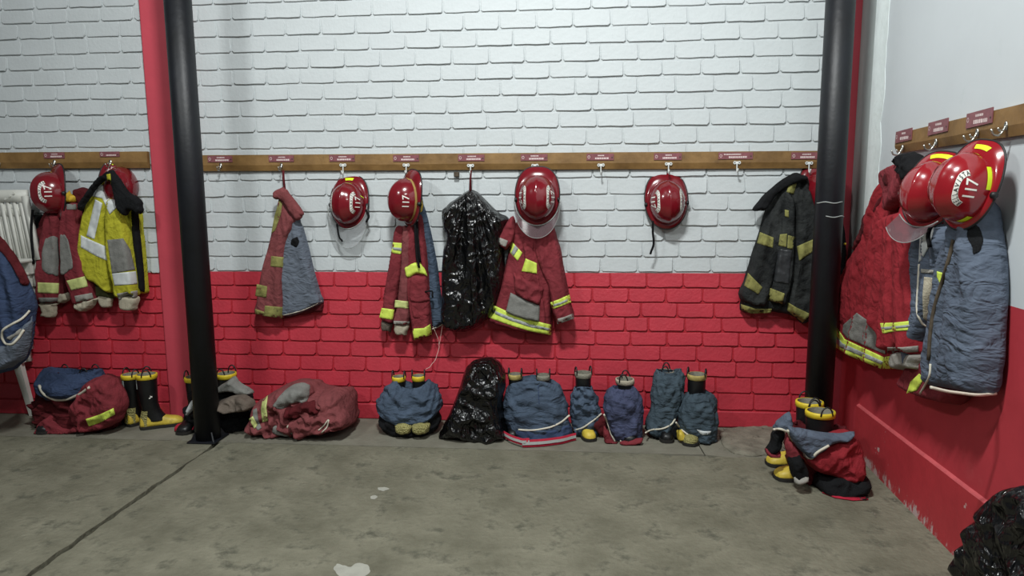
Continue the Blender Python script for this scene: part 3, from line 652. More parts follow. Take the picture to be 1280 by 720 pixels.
# ================================================================ HELMETS
GLY = {}
def glyph(ch):
    if ch not in GLY:
        cu = bpy.data.curves.new('glyph', 'FONT'); cu.body = ch; cu.size = 1; cu.align_x = 'CENTER'; cu.offset = 0.012; cu.resolution_u = 3
        ob = bpy.data.objects.new('glyph', cu); col.objects.link(ob); dg = bpy.context.evaluated_depsgraph_get(); dg.update()
        me = bpy.data.meshes.new_from_object(ob.evaluated_get(dg)); V = [tuple(v.co) for v in me.vertices]; Fc = [tuple(p.vertices) for p in me.polygons]
        bpy.data.objects.remove(ob); bpy.data.curves.remove(cu); bpy.data.meshes.remove(me)
        GLY[ch] = (V, Fc)
    return GLY[ch]
HA, HB, HH = 0.122, 0.150, 0.150
def dome(phi, el, lift=0.0):
    """phi around the crown axis (0 = wearer's right, 90 deg = front), el = elevation"""
    ce, se = math.cos(el), math.sin(el); ce = abs(ce)**0.86*(1 if ce > 0 else -1); p = Vector((HA*ce*math.cos(phi), HB*ce*math.sin(phi), HH*se))
    x = p.x; rid = 0.007*math.exp(-(x/0.016)**2)*max(0, min(1, (se-0.15)*3)); n = Vector((p.x/HA**2, p.y/HB**2, p.z/HH**2)).normalized()
    return p+n*(lift+rid)
def brim_out(phi):
    f = math.sin(phi); g = max(0, -f); c = math.cos(phi)
    x = (HA+0.022+0.016*g**0.7)*math.copysign(abs(c)**(1-0.28*min(1, g*1.5)), c); wd = 0.022+0.012*max(0, f)+0.036*g
    return Vector((x, (HB+wd)*f, -0.012-0.022*g**1.5+0.004*max(0, f)))
def helmet(cpx, cpy, pl, n_off, crown, rear, label, colr='helmet_red', text=True, arc=True, yellow=0, visor=None, strap=None, sc=1.0, cat='helmet', crest=True):
    u, v = pl.uv(cpx, cpy); q = pl.w(u, v, n_off)
    # keep the centre on the pixel ray
    q = Plane(q, pl.n).at(cpx, cpy)
    zc = Vector(crown).normalized(); r_ = Vector(rear); y_ = -(r_-zc*r_.dot(zc)).normalized(); x_ = y_.cross(zc)
    M = Matrix((x_, y_, zc)).transposed()
    # the pixel given is the visual middle of the shell
    org = Vector(q)-zc*0.05*sc
    W = lambda p: tuple(org+M@(Vector(p)*sc))
    t = thing('helmet', org, label, cat, 'firefighter helmets')
    n, mE = 56, 16; V, Fc = [], []
    for j in range(mE+1):
        el = math.pi/2*j/mE
        for k in range(n): V.append(W(dome(2*math.pi*k/n, min(el, math.pi/2-0.001))))
    for j in range(mE):
        for k in range(n): Fc.append((j*n+k, j*n+(k+1) % n, (j+1)*n+(k+1) % n, (j+1)*n+k))
    sh = mk('shell', V, Fc, colr, t)
    # brim with thickness
    V, Fc = [], []; rings = 5
    for s_ in (0, 1):
        for j in range(rings+1):
            for k in range(n):
                ph = 2*math.pi*k/n; a = dome(ph, 0.02); b = brim_out(ph); s = j/rings
                p = a.lerp(b, s); p.z = a.z*(1-s)+b.z*s+0.010*math.sin(math.pi*s)*0.6-(0.004 if s_ else 0); V.append(W(p))
    R0 = (rings+1)*n
    for j in range(rings):
        for k in range(n):
            Fc.append((j*n+k, (j+1)*n+k, (j+1)*n+(k+1) % n, j*n+(k+1) % n)); Fc.append((R0+j*n+k, R0+j*n+(k+1) % n, R0+(j+1)*n+(k+1) % n, R0+(j+1)*n+k))
    mk('brim', V, Fc, colr, t)
    mk('edge_trim', *tubem([W(brim_out(2*math.pi*k/n)+Vector((0, 0, -0.001))) for k in range(n)], 0.0046*sc, 8, True), 'rubber', t)
    # dark liner
    V, Fc = [], []
    for j in range(7):
        for k in range(24):
            p = dome(2*math.pi*k/24, math.pi/2*min(j/6, .999)); V.append(W((p.x*0.90, p.y*0.90, p.z*0.85-0.004)))
    for j in range(6):
        for k in range(24): Fc.append((j*24+k, j*24+(k+1) % 24, (j+1)*24+(k+1) % 24, (j+1)*24+k))
    Fc.append(tuple(range(23, -1, -1))); mk('liner', V, Fc, 'strap_black', t)
    def side_map(sgn):
        # s = along reading (from front to rear on wearer's left), tt = up toward the crown
        def f(s, tt, lift=0.0022):
            el = math.radians(38)+tt/0.145; base = math.pi if sgn < 0 else 0.0
            dphi = s/(0.135*max(0.35, math.cos(el)))
            return W(dome(base+dphi, el, lift)) if sgn < 0 else W(dome(base+dphi, el, lift))
        return f
    for sgn in (-1, 1):
        f = side_map(sgn); dirn = 1    # increasing phi at the left side runs front->rear, at the right side rear->front
        def put(ch, cx, cy, size, rot, m_acc, lift=0.0024):
            V, Fc = glyph(ch); c_, s_ = math.cos(rot), math.sin(rot); k = len(m_acc[0])
            for (gx, gy, _) in V:
                gx *= size*0.82; gy = (gy-0.36)*size; m_acc[0].append(f(cx+gx*c_-gy*s_, cy+gx*s_+gy*c_, lift))
            m_acc[1].extend([tuple(i+k for i in q_) for q_ in Fc])
        if text:
            for i, ch in enumerate('117'):
                acc = ([], []); put(ch, (i-1)*0.026*dirn, -0.012, 0.066, 0, acc); mk('digit', acc[0], acc[1], 'decal_white', t, smooth=False)
        if arc:
            Ra, Rb = 0.052, 0.074; V, Fc = [], []; n2 = 28
            for i in range(n2+1):
                a = math.radians(166-152*i/n2)
                for r2 in (Ra, (Ra+Rb)/2, Rb): V.append(f(r2*math.cos(a), -0.018+r2*math.sin(a), 0.0014))
            for i in range(n2):
                for k in range(2): Fc.append((i*3+k, i*3+k+1, (i+1)*3+k+1, (i+1)*3+k))
            mk('crescent', V, Fc, 'decal_white', t)
            acc = ([], [])
            for i, ch in enumerate('BELLAVISTA'):
                a = math.radians(159-138*i/9); rm = (Ra+Rb)/2; put(ch, rm*math.cos(a), -0.018+rm*math.sin(a), 0.025, a-math.pi/2, acc, 0.0032)
            mk('lettering', acc[0], acc[1], 'decal_black', t, smooth=False)
    # reflective tapes on the brim (rear) and above the ear
    def brimpatch(ph0, ph1, s0, s1, m_):
        V, Fc = [], []; nn = 8
        for i in range(nn+1):
            ph = ph0+(ph1-ph0)*i/nn
            for j in range(4):
                s = s0+(s1-s0)*j/3; a = dome(ph, 0.02); b = brim_out(ph); p = a.lerp(b, s); p.z = a.z*(1-s)+b.z*s+0.006*math.sin(math.pi*s)+0.0022; V.append(W(p))
        for i in range(nn):
            for j in range(3): Fc.append((i*4+j, (i+1)*4+j, (i+1)*4+j+1, i*4+j+1))
        mk('reflective_tape', V, Fc, m_, t)
    def domepatch(ph0, ph1, e0, e1, m_, slant=0.0):
        V, Fc = [], []; nn = 8
        for i in range(nn+1):
            for j in range(4):
                e = e0+(e1-e0)*j/3; V.append(W(dome(ph0+(ph1-ph0)*i/nn+slant*j/3, e, 0.002)))
        for i in range(nn):
            for j in range(3): Fc.append((i*4+j, (i+1)*4+j, (i+1)*4+j+1, i*4+j+1))
        mk('reflective_tape', V, Fc, m_, t)
    if yellow == 1: brimpatch(-math.pi/2-0.16, -math.pi/2+0.16, 0.30, 0.62, 'tape_lime'); domepatch(math.pi+0.25, math.pi+0.30, 0.08, 0.32, 'tape_lime', 0.1)
    if yellow == 2:
        brimpatch(-math.pi/2-0.30, -math.pi/2+0.12, 0.30, 0.62, 'tape_lime'); domepatch(math.pi+0.05, math.pi+0.72, 0.02, 0.16, 'tape_lime'); domepatch(math.pi/2+0.25, math.pi/2+0.7, 0.02, 0.2, 'tape_lime')
    if yellow == 3: brimpatch(-math.pi/2-0.25, -math.pi/2+0.35, 0.35, 0.72, 'tape_lime')
    if yellow == 4: domepatch(math.pi*0.62, math.pi*1.42, 0.03, 0.13, 'tape_dull')
    if crest: domepatch(-math.pi/2-0.33, -math.pi/2+0.33, 0.12, 0.19, 'tape_dull' if yellow != 2 else colr)
    # ear pivots
    for sgn in (-1, 1):
        c = Vector((sgn*(HA+0.010), 0.01, -0.004)); V = []
        for dz in (0, 1):
            for k in range(12): a = 2*math.pi*k/12; V.append(W(c+Vector((sgn*0.018*dz, 0.014*math.cos(a), 0.014*math.sin(a)))))
        mk('pivot', V, [tuple(range(12, 24)), tuple(range(11, -1, -1))]+[(k, (k+1) % 12, 12+(k+1) % 12, 12+k) for k in range(12)], 'rubber', t)
    if visor:
        m_, tilt, ln = visor[:3]; av = visor[3] if len(visor) > 3 else 4; V, Fc = [], []; nv = 28
        for s_ in (0, 1):
            for i in range(nv+1):
                ph = math.radians(av+(180-2*av)*i/nv)
                for j in range(6):
                    k = j/5; rr_ = 0.030+s_*(-0.003); base = Vector(((HA+rr_)*math.cos(ph), (HB+rr_)*math.sin(ph), 0.026)); fwd = math.sin(ph)**0.5 if math.sin(ph) > 0 else 0
                    V.append(W(base+Vector((0, math.sin(tilt)*ln*k*fwd, -math.cos(tilt)*ln*k*(0.35+.65*fwd)))))
        nn = (nv+1)*6
        for s_ in (0, 1):
            for i in range(nv):
                for j in range(5):
                    f4 = (s_*nn+i*6+j, s_*nn+(i+1)*6+j, s_*nn+(i+1)*6+j+1, s_*nn+i*6+j+1); Fc.append(f4 if s_ else f4[::-1])
        vs = mk('visor', V, Fc, m_, t)
        mk('visor_frame', *tubem([V[i*6] for i in range(nv+1)], 0.0035, 6), 'silver', vs); mk('visor_frame', *tubem([V[i*6+5] for i in range(nv+1)], 0.0018, 6), 'silver', vs)
    if strap: 
        for (pts, wd) in strap:
            pw = [Plane(q, pl.n).at(*p) for p in pts]; V, Fc = ribbonm(catmull(pw, 4, False), (1, 0.2, 0), wd, 0.003); mk('chin_strap', V, Fc, 'strap_black', t)
    return t
pl0 = back(0)
pl_L = back(YL)
helmet(59, 241, pl_L, 0.16, (-.52, -.84, .02), (.0, .1, 1), 'helmet with white crescent at far left, above the maroon jacket with grey knee patches', crest=True, visor=None, strap=[([(41, 262), (39, 290), (42, 330)], 0.018)])
helmet(150, 234, pl_L, 0.075, (.45, -.9, .05), (.0, .1, 1), 'dark red helmet half hidden behind the collar of the yellow jacket', yellow=3, text=False, arc=False)
helmet(432, 254, pl0, 0.10, (-.10, -.98, .10), (0.02, .1, 1), 'helmet with yellow tape on its back brim and a clear visor, hanging alone', yellow=1, visor=('visor_clear', 1.38, 0.14), strap=[([(421, 280), (424, 296), (428, 302)], 0.012), ([(457, 262), (461, 270), (458, 278)], 0.015)])
helmet(503, 250, pl0, 0.19, (-.72, -.66, .0), (.35, .15, 1), 'worn helmet turned sideways with only 117 on it, above maroon sleeves', yellow=4, arc=False, strap=[([(518, 262), (519, 285), (521, 320), (524, 335)], 0.016)])
helmet(671, 247, pl0, 0.23, (0.0, -.97, .06), (0, .08, 1), 'helmet seen crown-on with crescents on both sides and a smoky visor, over the maroon jacket', visor=('visor_smoky', 1.75, 0.085), sc=1.03)
helmet(835, 252, pl0, 0.10, (.05, -.98, .10), (-0.04, .1, 1), 'lone helmet without visor, its black chin strap dangling at left', strap=[([(816, 276), (816, 290), (817, 305), (813, 318)], 0.015)])
helmet(1030, 240, pl0, 0.09, (.1, -.98, .1), (0, .1, 1), 'red helmet almost wholly hidden behind the sooty jacket and the right post', text=False, arc=False)
hr1 = helmet(1155, 238, plR, 0.20, (-.80, -.52, .16), (.12, -.1, 1), 'bright red helmet with a square clear visor, behind the big one on the right wall', 'helmet_bright', arc=False, yellow=3, visor=('visor_smoky', 2.3, 0.12, 48), sc=0.92, crest=False)
hr2 = helmet(1196, 233, plR, 0.20, (-.94, -.30, .10), (.16, -.12, 1), 'big bright red helmet with yellow tapes and black edge, nearest on the right wall', 'helmet_bright', yellow=2, sc=0.95, strap=[([(1163, 284), (1160, 295), (1162, 309)], 0.02)])

# ================================================================ HANGING GARMENTS
GJ = 'hanging jackets'
# --- folded jacket, maroon outside and grey lining, on the second hook of the long board
p0 = pl0.w(*pl0.uv(354, 236), 0.06)
t = thing('folded_jacket', p0, 'folded jacket showing maroon cloth and grey quilted lining, hung by a long loop', 'jacket', GJ)
b1 = panel('lining', [(370, 262), (378, 285), (385, 310), (392, 340), (400, 368), (403, 378), (386, 388), (352, 396), (350, 360), (352, 320), (356, 290)], 'lining_grey', t, pl0, 0.045, 0.055, 0.06, hang=(362, 240), fold=0.012, kf=6)
panel('inner_hem', [(350, 392), (375, 386), (402, 374), (403, 389), (388, 392), (376, 394), (353, 399)], 'maroon_dark', t, pl0, 0.03, 0.03, 0.02, fold=0.004)
b2 = panel('body', [(349, 246), (356, 250), (364, 264), (372, 274), (369, 285), (363, 300), (360, 320), (358, 350), (357, 384), (354, 398), (336, 396), (318, 391), (321, 370), (328, 335), (337, 300), (344, 268)], 'maroon_faded', t, pl0, 0.05, 0.07, 0.06, hang=(352, 232), fold=0.016, kf=7)
b3 = panel('collar', [(352, 234), (358, 237), (363, 244), (371, 254), (379, 266), (377, 272), (370, 276), (362, 266), (356, 256), (350, 250), (341, 248), (341, 240)], 'maroon_faded', t, pl0, 0.11, 0.03, 0.02, fold=0.006)
decal('shoulder_strip', [(349, 250), (353, 254), (351, 268), (344, 288), (339, 292), (343, 270)], 'lime_dirty', b2, [b2])
for poly in ([(339, 320), (359, 322), (358, 335), (338, 333)], [(321, 355), (334, 358), (333, 372), (319, 370)], [(331, 382), (354, 384), (353, 398), (330, 395)]): decal('reflective_band', poly, 'lime_dirty', b2, [b2])
decal('hem_band', [(319, 386), (331, 390), (331, 395), (319, 392)], 'lime_dirty', b2, [b2])
seam('piping', [(354, 394), (375, 389), (390, 383), (402, 376)], 0.0035, 'piping', b1, [b1])
decal('armhole', [(364, 300), (371, 296), (374, 301), (371, 309), (364, 306)], 'black_cloth', b1, [b1], 0.002, smooth=True)
tube('loop', [atn(pl0, x, y, n) for x, y, n in ((354, 213, 0.055), (354.5, 225, 0.06), (356, 237, 0.085))], 0.009, 'maroon_dark', t)

# --- maroon jacket under the sideways helmet
t = thing('hanging_jacket', pl0.w(*pl0.uv(512, 240), 0.06), 'narrow bundled maroon jacket with blue lining strip, left of the hanging black bag', 'jacket', GJ)
ln = panel('lining', [(524, 236), (531, 262), (538, 290), (546, 330), (551, 370), (556, 404), (549, 408), (541, 411), (536, 380), (530, 330), (522, 290)], 'lining_blue', t, pl0, 0.03, 0.06, 0.04, hang=(522, 225), fold=0.01)
bd = panel('body', [(508, 285), (518, 268), (528, 268), (534, 310), (538, 350), (540, 385), (540, 405), (539, 420), (526, 424), (516, 423), (513, 400), (509, 370), (505, 340), (507, 310)], 'maroon', t, pl0, 0.05, 0.09, 0.05, hang=(515, 240), fold=0.016, kf=7)
s2 = panel('sleeve', [(503, 285), (512, 284), (516, 300), (515, 330), (512, 380), (511, 405), (492, 404), (497, 370), (501, 330)], 'maroon_faded', t, pl0, 0.08, 0.075, 0.035, hang=(508, 240), fold=0.008)
s1 = panel('sleeve', [(494, 284), (505, 283), (509, 300), (503, 340), (496, 380), (493, 403), (476, 400), (479, 370), (485, 335), (490, 305)], 'maroon', t, pl0, 0.07, 0.07, 0.035, hang=(500, 240), fold=0.008)
decal('reflective_band', [(491, 303), (504, 304), (501, 318), (489, 316)], 'lime', s1, [s1]); decal('reflective_band', [(490, 309), (503, 310), (502, 314), (490, 312)], 'silver', s1, [s1], 0.005)
decal('reflective_band', [(477, 385), (493, 387), (491, 400), (474, 397)], 'lime', s1, [s1])
decal('reflective_band', [(494, 375), (512, 377), (511, 386), (493, 384)], 'lime_pale', s2, [s2])
panel('cuff', [(476, 401), (490, 403), (488, 416), (483, 414), (477, 413)], 'grey_brown', s1, pl0, 0.07, 0.05, 0.02, fold=0.003); decal('cuff_strip', [(492, 401), (512, 402), (512, 406), (492, 405)], 'cuff_grey', s2, [s2])
panel('knit_cuff', [(493, 404), (510, 406), (508, 419), (501, 419), (494, 418)], 'knit', s2, pl0, 0.085, 0.055, 0.02, fold=0.003)
panel('reflective_band', [(505, 336), (513, 330), (524, 328), (530, 335), (534, 345), (528, 343), (520, 342), (509, 347)], 'lime', bd, pl0, 0.15, 0.016, 0.015, fold=0.003, res=0.009)
fl_ = panel('pocket', [(513, 352), (530, 350), (536, 365), (537, 392), (530, 398), (517, 398), (513, 385)], 'maroon', bd, pl0, 0.125, 0.03, 0.02, fold=0.004)
panel('pocket_flap', [(512, 347), (532, 345), (536, 372), (535, 377), (513, 377)], 'maroon', bd, pl0, 0.142, 0.025, 0.02, fold=0.004)
decal('reflective_band', [(515, 411), (530, 410), (538, 405), (540, 418), (528, 422), (518, 425)], 'lime', bd, [bd])
panel('glove', [(521, 244), (526, 247), (528, 256), (527, 264), (521, 266), (518, 258)], 'glove_yellow', t, pl0, 0.10, 0.05, 0.02, fold=0.006, label='yellow glove tucked behind the helmet')
for i, (pp, wd) in enumerate((([(520, 262), (521, 285), (523, 312), (525, 328)], 0.02), ([(531, 365), (540, 364), (541, 372)], 0.012))):
    V, Fc = ribbonm([atn(pl0, x, y, 0.165) for x, y in catmull(pp, 3, False)], (1, 0, 0), wd, 0.004); mk('strap', V, Fc, 'strap_black', t)
bk_ = P(520, 274, -0.175); o = mk('buckle', *boxm(bk_[0]-.012, bk_[0]+.012, -0.185, -0.165, bk_[2]-.014, bk_[2]+.014), 'silver', t, smooth=False); bevel(o)
seam('piping', [(541, 411), (549, 408), (556, 403)], 0.004, 'piping', ln, [ln])
o = tube('drawstring', catmull([P(541, 408, -0.08), P(547, 422, -0.07), P(549, 433, -0.05), P(545, 448, -0.08), P(538, 458, -0.14), P(532, 462, -0.18)], 5, False), 0.0022, 'string_pink', t)
o = tube('drawstring', catmull([P(553, 407, -0.08), P(551, 420, -0.05), P(549, 432, -0.05)], 5, False), 0.0022, 'string_pink', t)

# --- maroon jacket under the crown-on helmet
t = thing('hanging_jacket', pl0.w(*pl0.uv(668, 262), 0.06), 'wide maroon jacket with lime hem band and large grey pocket, right of the black bag', 'jacket', GJ)
bd = panel('body', [(645, 278), (655, 268), (680, 268), (690, 300), (692, 345), (690, 390), (689, 419), (674, 420), (658, 417), (634, 411), (611, 402), (618, 380), (628, 345), (636, 310), (640, 290)], 'maroon', t, pl0, 0.04, 0.10, 0.07, hang=(668, 240), fold=0.022, kf=6)
sr = panel('sleeve', [(668, 300), (676, 278), (690, 280), (700, 308), (707, 345), (714, 380), (718, 397), (707, 402), (697, 405), (690, 390), (684, 360), (674, 335), (667, 318)], 'maroon', t, pl0, 0.08, 0.10, 0.055, hang=(680, 250), fold=0.016, kf=7)
slf = panel('sleeve', [(641, 270), (646, 285), (644, 300), (633, 313), (626, 310), (620, 300), (627, 286), (634, 276)], 'maroon', t, pl0, 0.08, 0.09, 0.04, fold=0.012)
decal('cuff_patch', [(625, 297), (635, 301), (632, 309), (622, 304)], 'cuff_grey', slf, [slf]); panel('sleeve_opening', [(622, 303), (634, 310), (630, 314), (622, 309)], 'black_cloth', slf, pl0, 0.08, 0.05, 0.02, fold=0.002)
fp = panel('front_flap', [(653, 300), (668, 300), (672, 322), (676, 345), (680, 365), (684, 410), (660, 405), (655, 370), (650, 345), (654, 322)], 'maroon', t, pl0, 0.115, 0.04, 0.04, hang=(662, 260), fold=0.016, kf=8)
hb = [(616, 381), (638, 391), (664, 400), (689, 406), (689, 419), (662, 414), (636, 406), (611, 397)]
bnd = bvh([bd, fp])
decal('hem_band', hb, 'lime', bd, bnd, 0.004); decal('hem_band_stripe', [(615, 387), (637, 396), (663, 405), (689, 411), (689, 414), (663, 409), (636, 400), (613, 390)], 'silver', bd, bnd, 0.0065)
decal('chest_band', [(640, 302), (653, 316), (647, 326), (636, 314)], 'lime', bd, [bd], 0.004); decal('chest_band_stripe', [(644, 306), (648, 311), (642, 320), (639, 316)], 'silver', bd, [bd], 0.007)
decal('reflective_tab', [(657, 323), (671, 329), (671, 342), (652, 339)], 'lime', fp, [fp, bd], 0.005)
panel('pocket', [(638, 366), (655, 374), (675, 382), (674, 402), (658, 400), (640, 394), (632, 390)], 'grey_patch', bd, pl0, 0.168, 0.018, 0.02, fold=0.003, smooth=False, label='large grey pocket')
panel('pocket_flap', [(641, 342), (650, 344), (664, 352), (679, 360), (678, 372), (674, 381), (660, 377), (644, 366)], 'maroon', bd, pl0, 0.160, 0.035, 0.03, fold=0.012, fs=18)
decal('reflective_band', [(688, 378), (699, 374), (712, 368), (714, 378), (701, 383), (690, 387)], 'lime', sr, [sr], 0.004); decal('reflective_band_stripe', [(689, 381), (700, 378), (713, 372), (713.5, 375), (700, 381), (690, 384)], 'silver', sr, [sr], 0.006)
decal('cuff', [(695, 399), (706, 396), (716, 392), (718, 398), (707, 402), (697, 405)], 'cuff_grey', sr, [sr], 0.004)

# --- sooty jacket beside the right post
t = thing('hanging_jacket', pl0.w(*pl0.uv(1005, 218), 0.06), 'sooty black jacket with dull olive bands, hanging against the right black post', 'jacket', GJ)
bd = panel('body', [(998, 217), (1010, 222), (1018, 240), (1021, 300), (1022, 350), (1020, 400), (1005, 406), (990, 395), (965, 390), (940, 391), (926, 388), (930, 355), (940, 320), (950, 290), (958, 262), (970, 238), (985, 222)], 'sooty_cloth', t, pl0, 0.03, 0.08, 0.07, hang=(1003, 210), fold=0.02, kf=6)
panel('back_panel', [(1014, 235), (1035, 232), (1048, 240), (1056, 290), (1057, 345), (1048, 380), (1030, 400), (1014, 398)], 'black_cloth', t, pl0, 0.05, 0.07, 0.05, hang=(1020, 215), fold=0.02)
sl_ = panel('sleeve', [(964, 262), (974, 248), (982, 262), (978, 310), (968, 345), (957, 382), (944, 384), (930, 378), (924, 368), (935, 340), (948, 300), (957, 275)], 'sooty_cloth', t, pl0, 0.07, 0.08, 0.05, hang=(975, 225), fold=0.014, kf=7)
sr = panel('sleeve', [(994, 240), (1010, 235), (1019, 260), (1021, 330), (1018, 398), (1007, 402), (995, 397), (984, 380), (990, 330), (992, 290)], 'sooty_cloth', t, pl0, 0.07, 0.09, 0.05, hang=(1005, 215), fold=0.018, kf=7)
fr_ = panel('front_flap', [(980, 240), (993, 248), (994, 300), (991, 345), (982, 381), (972, 379), (961, 374), (967, 330), (973, 285)], 'sooty_cloth', t, pl0, 0.10, 0.07, 0.04, hang=(988, 215), fold=0.010)
panel('collar', [(941, 262), (953, 246), (972, 229), (993, 216), (1008, 219), (1010, 226), (990, 232), (972, 243), (958, 262), (948, 264)], 'black_cloth', t, pl0, 0.10, 0.05, 0.03, fold=0.008)
for poly, tg in (([(987, 229), (996, 229), (992, 243), (983, 240)], fr_), ([(975, 293), (984, 292), (983, 309), (973, 307)], fr_), ([(985, 294), (994, 296), (993, 312), (984, 310)], fr_), ([(981, 262), (986, 263), (986, 272), (981, 270)], fr_), ([(950, 290), (967, 297), (966, 310), (946, 304)], sl_), ([(935, 341), (953, 359), (948, 368), (930, 357)], sl_), ([(963, 360), (981, 367), (978, 380), (960, 375)], fr_), ([(996, 308), (1019, 298), (1020, 312), (999, 326)], sr), ([(985, 378), (997, 385), (1014, 393), (1003, 403), (995, 397), (984, 388)], sr), ([(926, 380), (945, 386), (965, 386), (964, 391), (940, 392), (927, 388)], bd)):
    decal('reflective_band', poly, 'lime_dirty', tg, [tg, bd, sl_, fr_, sr], 0.004)
decal('elbow_patch', [(972, 311), (990, 313), (986, 355), (967, 352)], 'leather_dark', fr_, [fr_], 0.004)

# --- yellow jacket, left bay
t = thing('hanging_jacket', pl_L.w(*pl_L.uv(140, 215), 0.06), 'yellow jacket with silver-white bands and black collar, left of the red column', 'jacket', GJ)
rb = panel('body', [(138, 222), (150, 238), (162, 255), (174, 262), (178, 300), (183, 360), (183, 366), (170, 366), (152, 340), (136, 300)], 'yellow_cloth', t, pl_L, 0.03, 0.07, 0.05, hang=(141, 205), fold=0.014, kf=7)
panel('inner_hem', [(104, 335), (125, 350), (142, 358), (142, 373), (128, 372), (113, 366)], 'olive_dark', t, pl_L, 0.05, 0.04, 0.03, fold=0.008)
lf = panel('front', [(130, 219), (121, 232), (109, 256), (101, 283), (100, 310), (103, 335), (113, 350), (126, 358), (141, 367), (143, 330), (138, 290), (139, 250), (138, 224)], 'yellow_cloth', t, pl_L, 0.07, 0.08, 0.06, hang=(137, 205), fold=0.014, kf=7)
sv = panel('sleeve', [(137, 248), (150, 250), (160, 278), (168, 325), (172, 367), (160, 370), (146, 372), (140, 345), (135, 310), (133, 270)], 'yellow_cloth', t, pl_L, 0.10, 0.09, 0.05, hang=(142, 220), fold=0.010, kf=7)
panel('knit_cuff', [(122, 370), (138, 371), (139, 383), (128, 385)], 'knit', t, pl_L, 0.06, 0.04, 0.02, fold=0.003)
panel('knit_cuff', [(150, 371), (171, 371), (169, 387), (153, 388)], 'knit', sv, pl_L, 0.11, 0.06, 0.02, fold=0.003)
decal('elbow_patch', [(134, 300), (154, 298), (163, 312), (169, 337), (140, 342)], 'grey_patch', sv, [sv], 0.004, label='grey elbow patch'); decal('sleeve_band', [(140, 342), (170, 339), (172, 355), (143, 357)], 'silver_white', sv, [sv], 0.004); decal('cuff_band', [(146, 367), (172, 363), (172, 371), (148, 374)], 'cuff_grey', sv, [sv], 0.004)
J = bvh([lf, sv, rb])
decal('shoulder_band', [(121, 230), (128, 231), (149, 256), (137, 268), (128, 248), (114, 245)], 'silver_white', lf, J, 0.004)
decal('brace_band', [(119, 249), (128, 254), (118, 299), (108, 295)], 'silver_white', lf, [lf], 0.004); decal('waist_band', [(101, 294), (118, 302), (137, 310), (139, 328), (120, 320), (101, 309)], 'silver_white', lf, [lf], 0.004)
panel('collar', [(131, 216), (139, 212), (146, 220), (160, 240), (175, 250), (178, 262), (174, 268), (162, 263), (155, 270), (147, 262), (143, 245), (139, 229), (132, 225), (122, 232), (108, 252), (100, 264), (98, 256), (110, 238), (122, 222)], 'black_cloth', t, pl_L, 0.195, 0.045, 0.02, fold=0.006)
panel('zip_strip', [(164, 260), (171, 262), (175, 300), (180, 361), (173, 363), (170, 335), (166, 300)], 'strap_black', t, pl_L, 0.09, 0.03, 0.02, fold=0.003)
decal('collar_tab', [(133, 218), (138, 217), (139, 230), (135, 232)], 'yellow_cloth', lf, bvh([o for o in col.objects if o.parent == t and o.type == 'MESH']), 0.004)

# --- maroon jacket with knee-like grey patches, far left
t = thing('hanging_jacket', pl_L.w(*pl_L.uv(72, 262), 0.06), 'maroon jacket with oval grey sleeve patches, under the helmet at far left', 'jacket', GJ)
panel('body', [(58, 262), (80, 245), (96, 240), (108, 236), (110, 250), (100, 275), (96, 320), (84, 372), (76, 384), (68, 376), (52, 330), (46, 290)], 'maroon_dark', t, pl_L, 0.03, 0.06, 0.05, hang=(72, 220), fold=0.016)
lg = panel('lining', [(41, 296), (47, 310), (46, 330), (42, 347), (46, 360), (38, 362), (27, 354), (29, 335), (34, 318)], 'lining_grey', t, pl_L, 0.06, 0.04, 0.03, fold=0.008)
seam('piping', [(44, 328), (46, 342), (43, 352), (40, 360)], 0.004, 'piping', lg, [lg]); seam('piping', [(28, 353), (34, 354), (39, 357)], 0.004, 'piping', lg, [lg])
panel('inner_flap', [(36, 272), (50, 268), (58, 290), (54, 330), (50, 350), (44, 330), (40, 300)], 'black_cloth', t, pl_L, 0.05, 0.05, 0.03, fold=0.01)
a1 = panel('sleeve', [(60, 268), (76, 268), (77, 300), (74, 345), (73, 377), (48, 377), (46, 345), (51, 300), (56, 280)], 'maroon', t, pl_L, 0.08, 0.07, 0.045, hang=(66, 235), fold=0.010)
a2 = panel('sleeve', [(78, 275), (84, 256), (97, 254), (102, 290), (110, 335), (118, 374), (106, 379), (94, 381), (86, 360), (79, 330), (75, 300)], 'maroon', t, pl_L, 0.09, 0.07, 0.045, hang=(86, 230), fold=0.010)
decal('elbow_patch', [(56, 300), (62, 296), (72, 297), (75, 320), (73, 344), (62, 343), (53, 337), (52, 318)], 'grey_patch', a1, [a1], 0.004, smooth=True, label='oval grey patch'); decal('elbow_patch', [(75, 295), (80, 293), (85, 300), (89, 318), (91, 334), (84, 340), (76, 343), (75, 320)], 'grey_patch', a2, [a2], 0.004, smooth=True, label='oval grey patch')
decal('reflective_band', [(47, 353), (74, 354), (73, 367), (47, 366)], 'lime_pale', a1, [a1], 0.004); decal('reflective_band', [(83, 351), (107, 345), (110, 358), (89, 363)], 'lime_pale', a2, [a2], 0.004)
decal('cuff_band', [(48, 372), (73, 372), (73, 378), (49, 378)], 'grey_patch', a1, [a1], 0.004); decal('cuff_band', [(93, 370), (115, 366), (117, 373), (95, 378)], 'cuff_grey', a2, [a2], 0.004)
panel('knit_cuff', [(50, 378), (72, 378), (69, 385), (67, 397), (53, 396), (53, 386)], 'knit', a1, pl_L, 0.085, 0.05, 0.02, fold=0.008)
panel('knit_cuff', [(95, 377), (108, 374), (122, 373), (118, 378), (114, 385), (104, 390), (96, 386)], 'knit', a2, pl_L, 0.09, 0.06, 0.02, fold=0.014, fs=20)
panel('pocket_pouch', [(73, 366), (83, 366), (86, 374), (80, 379), (73, 378)], 'knit', t, pl_L, 0.06, 0.05, 0.02, fold=0.005)
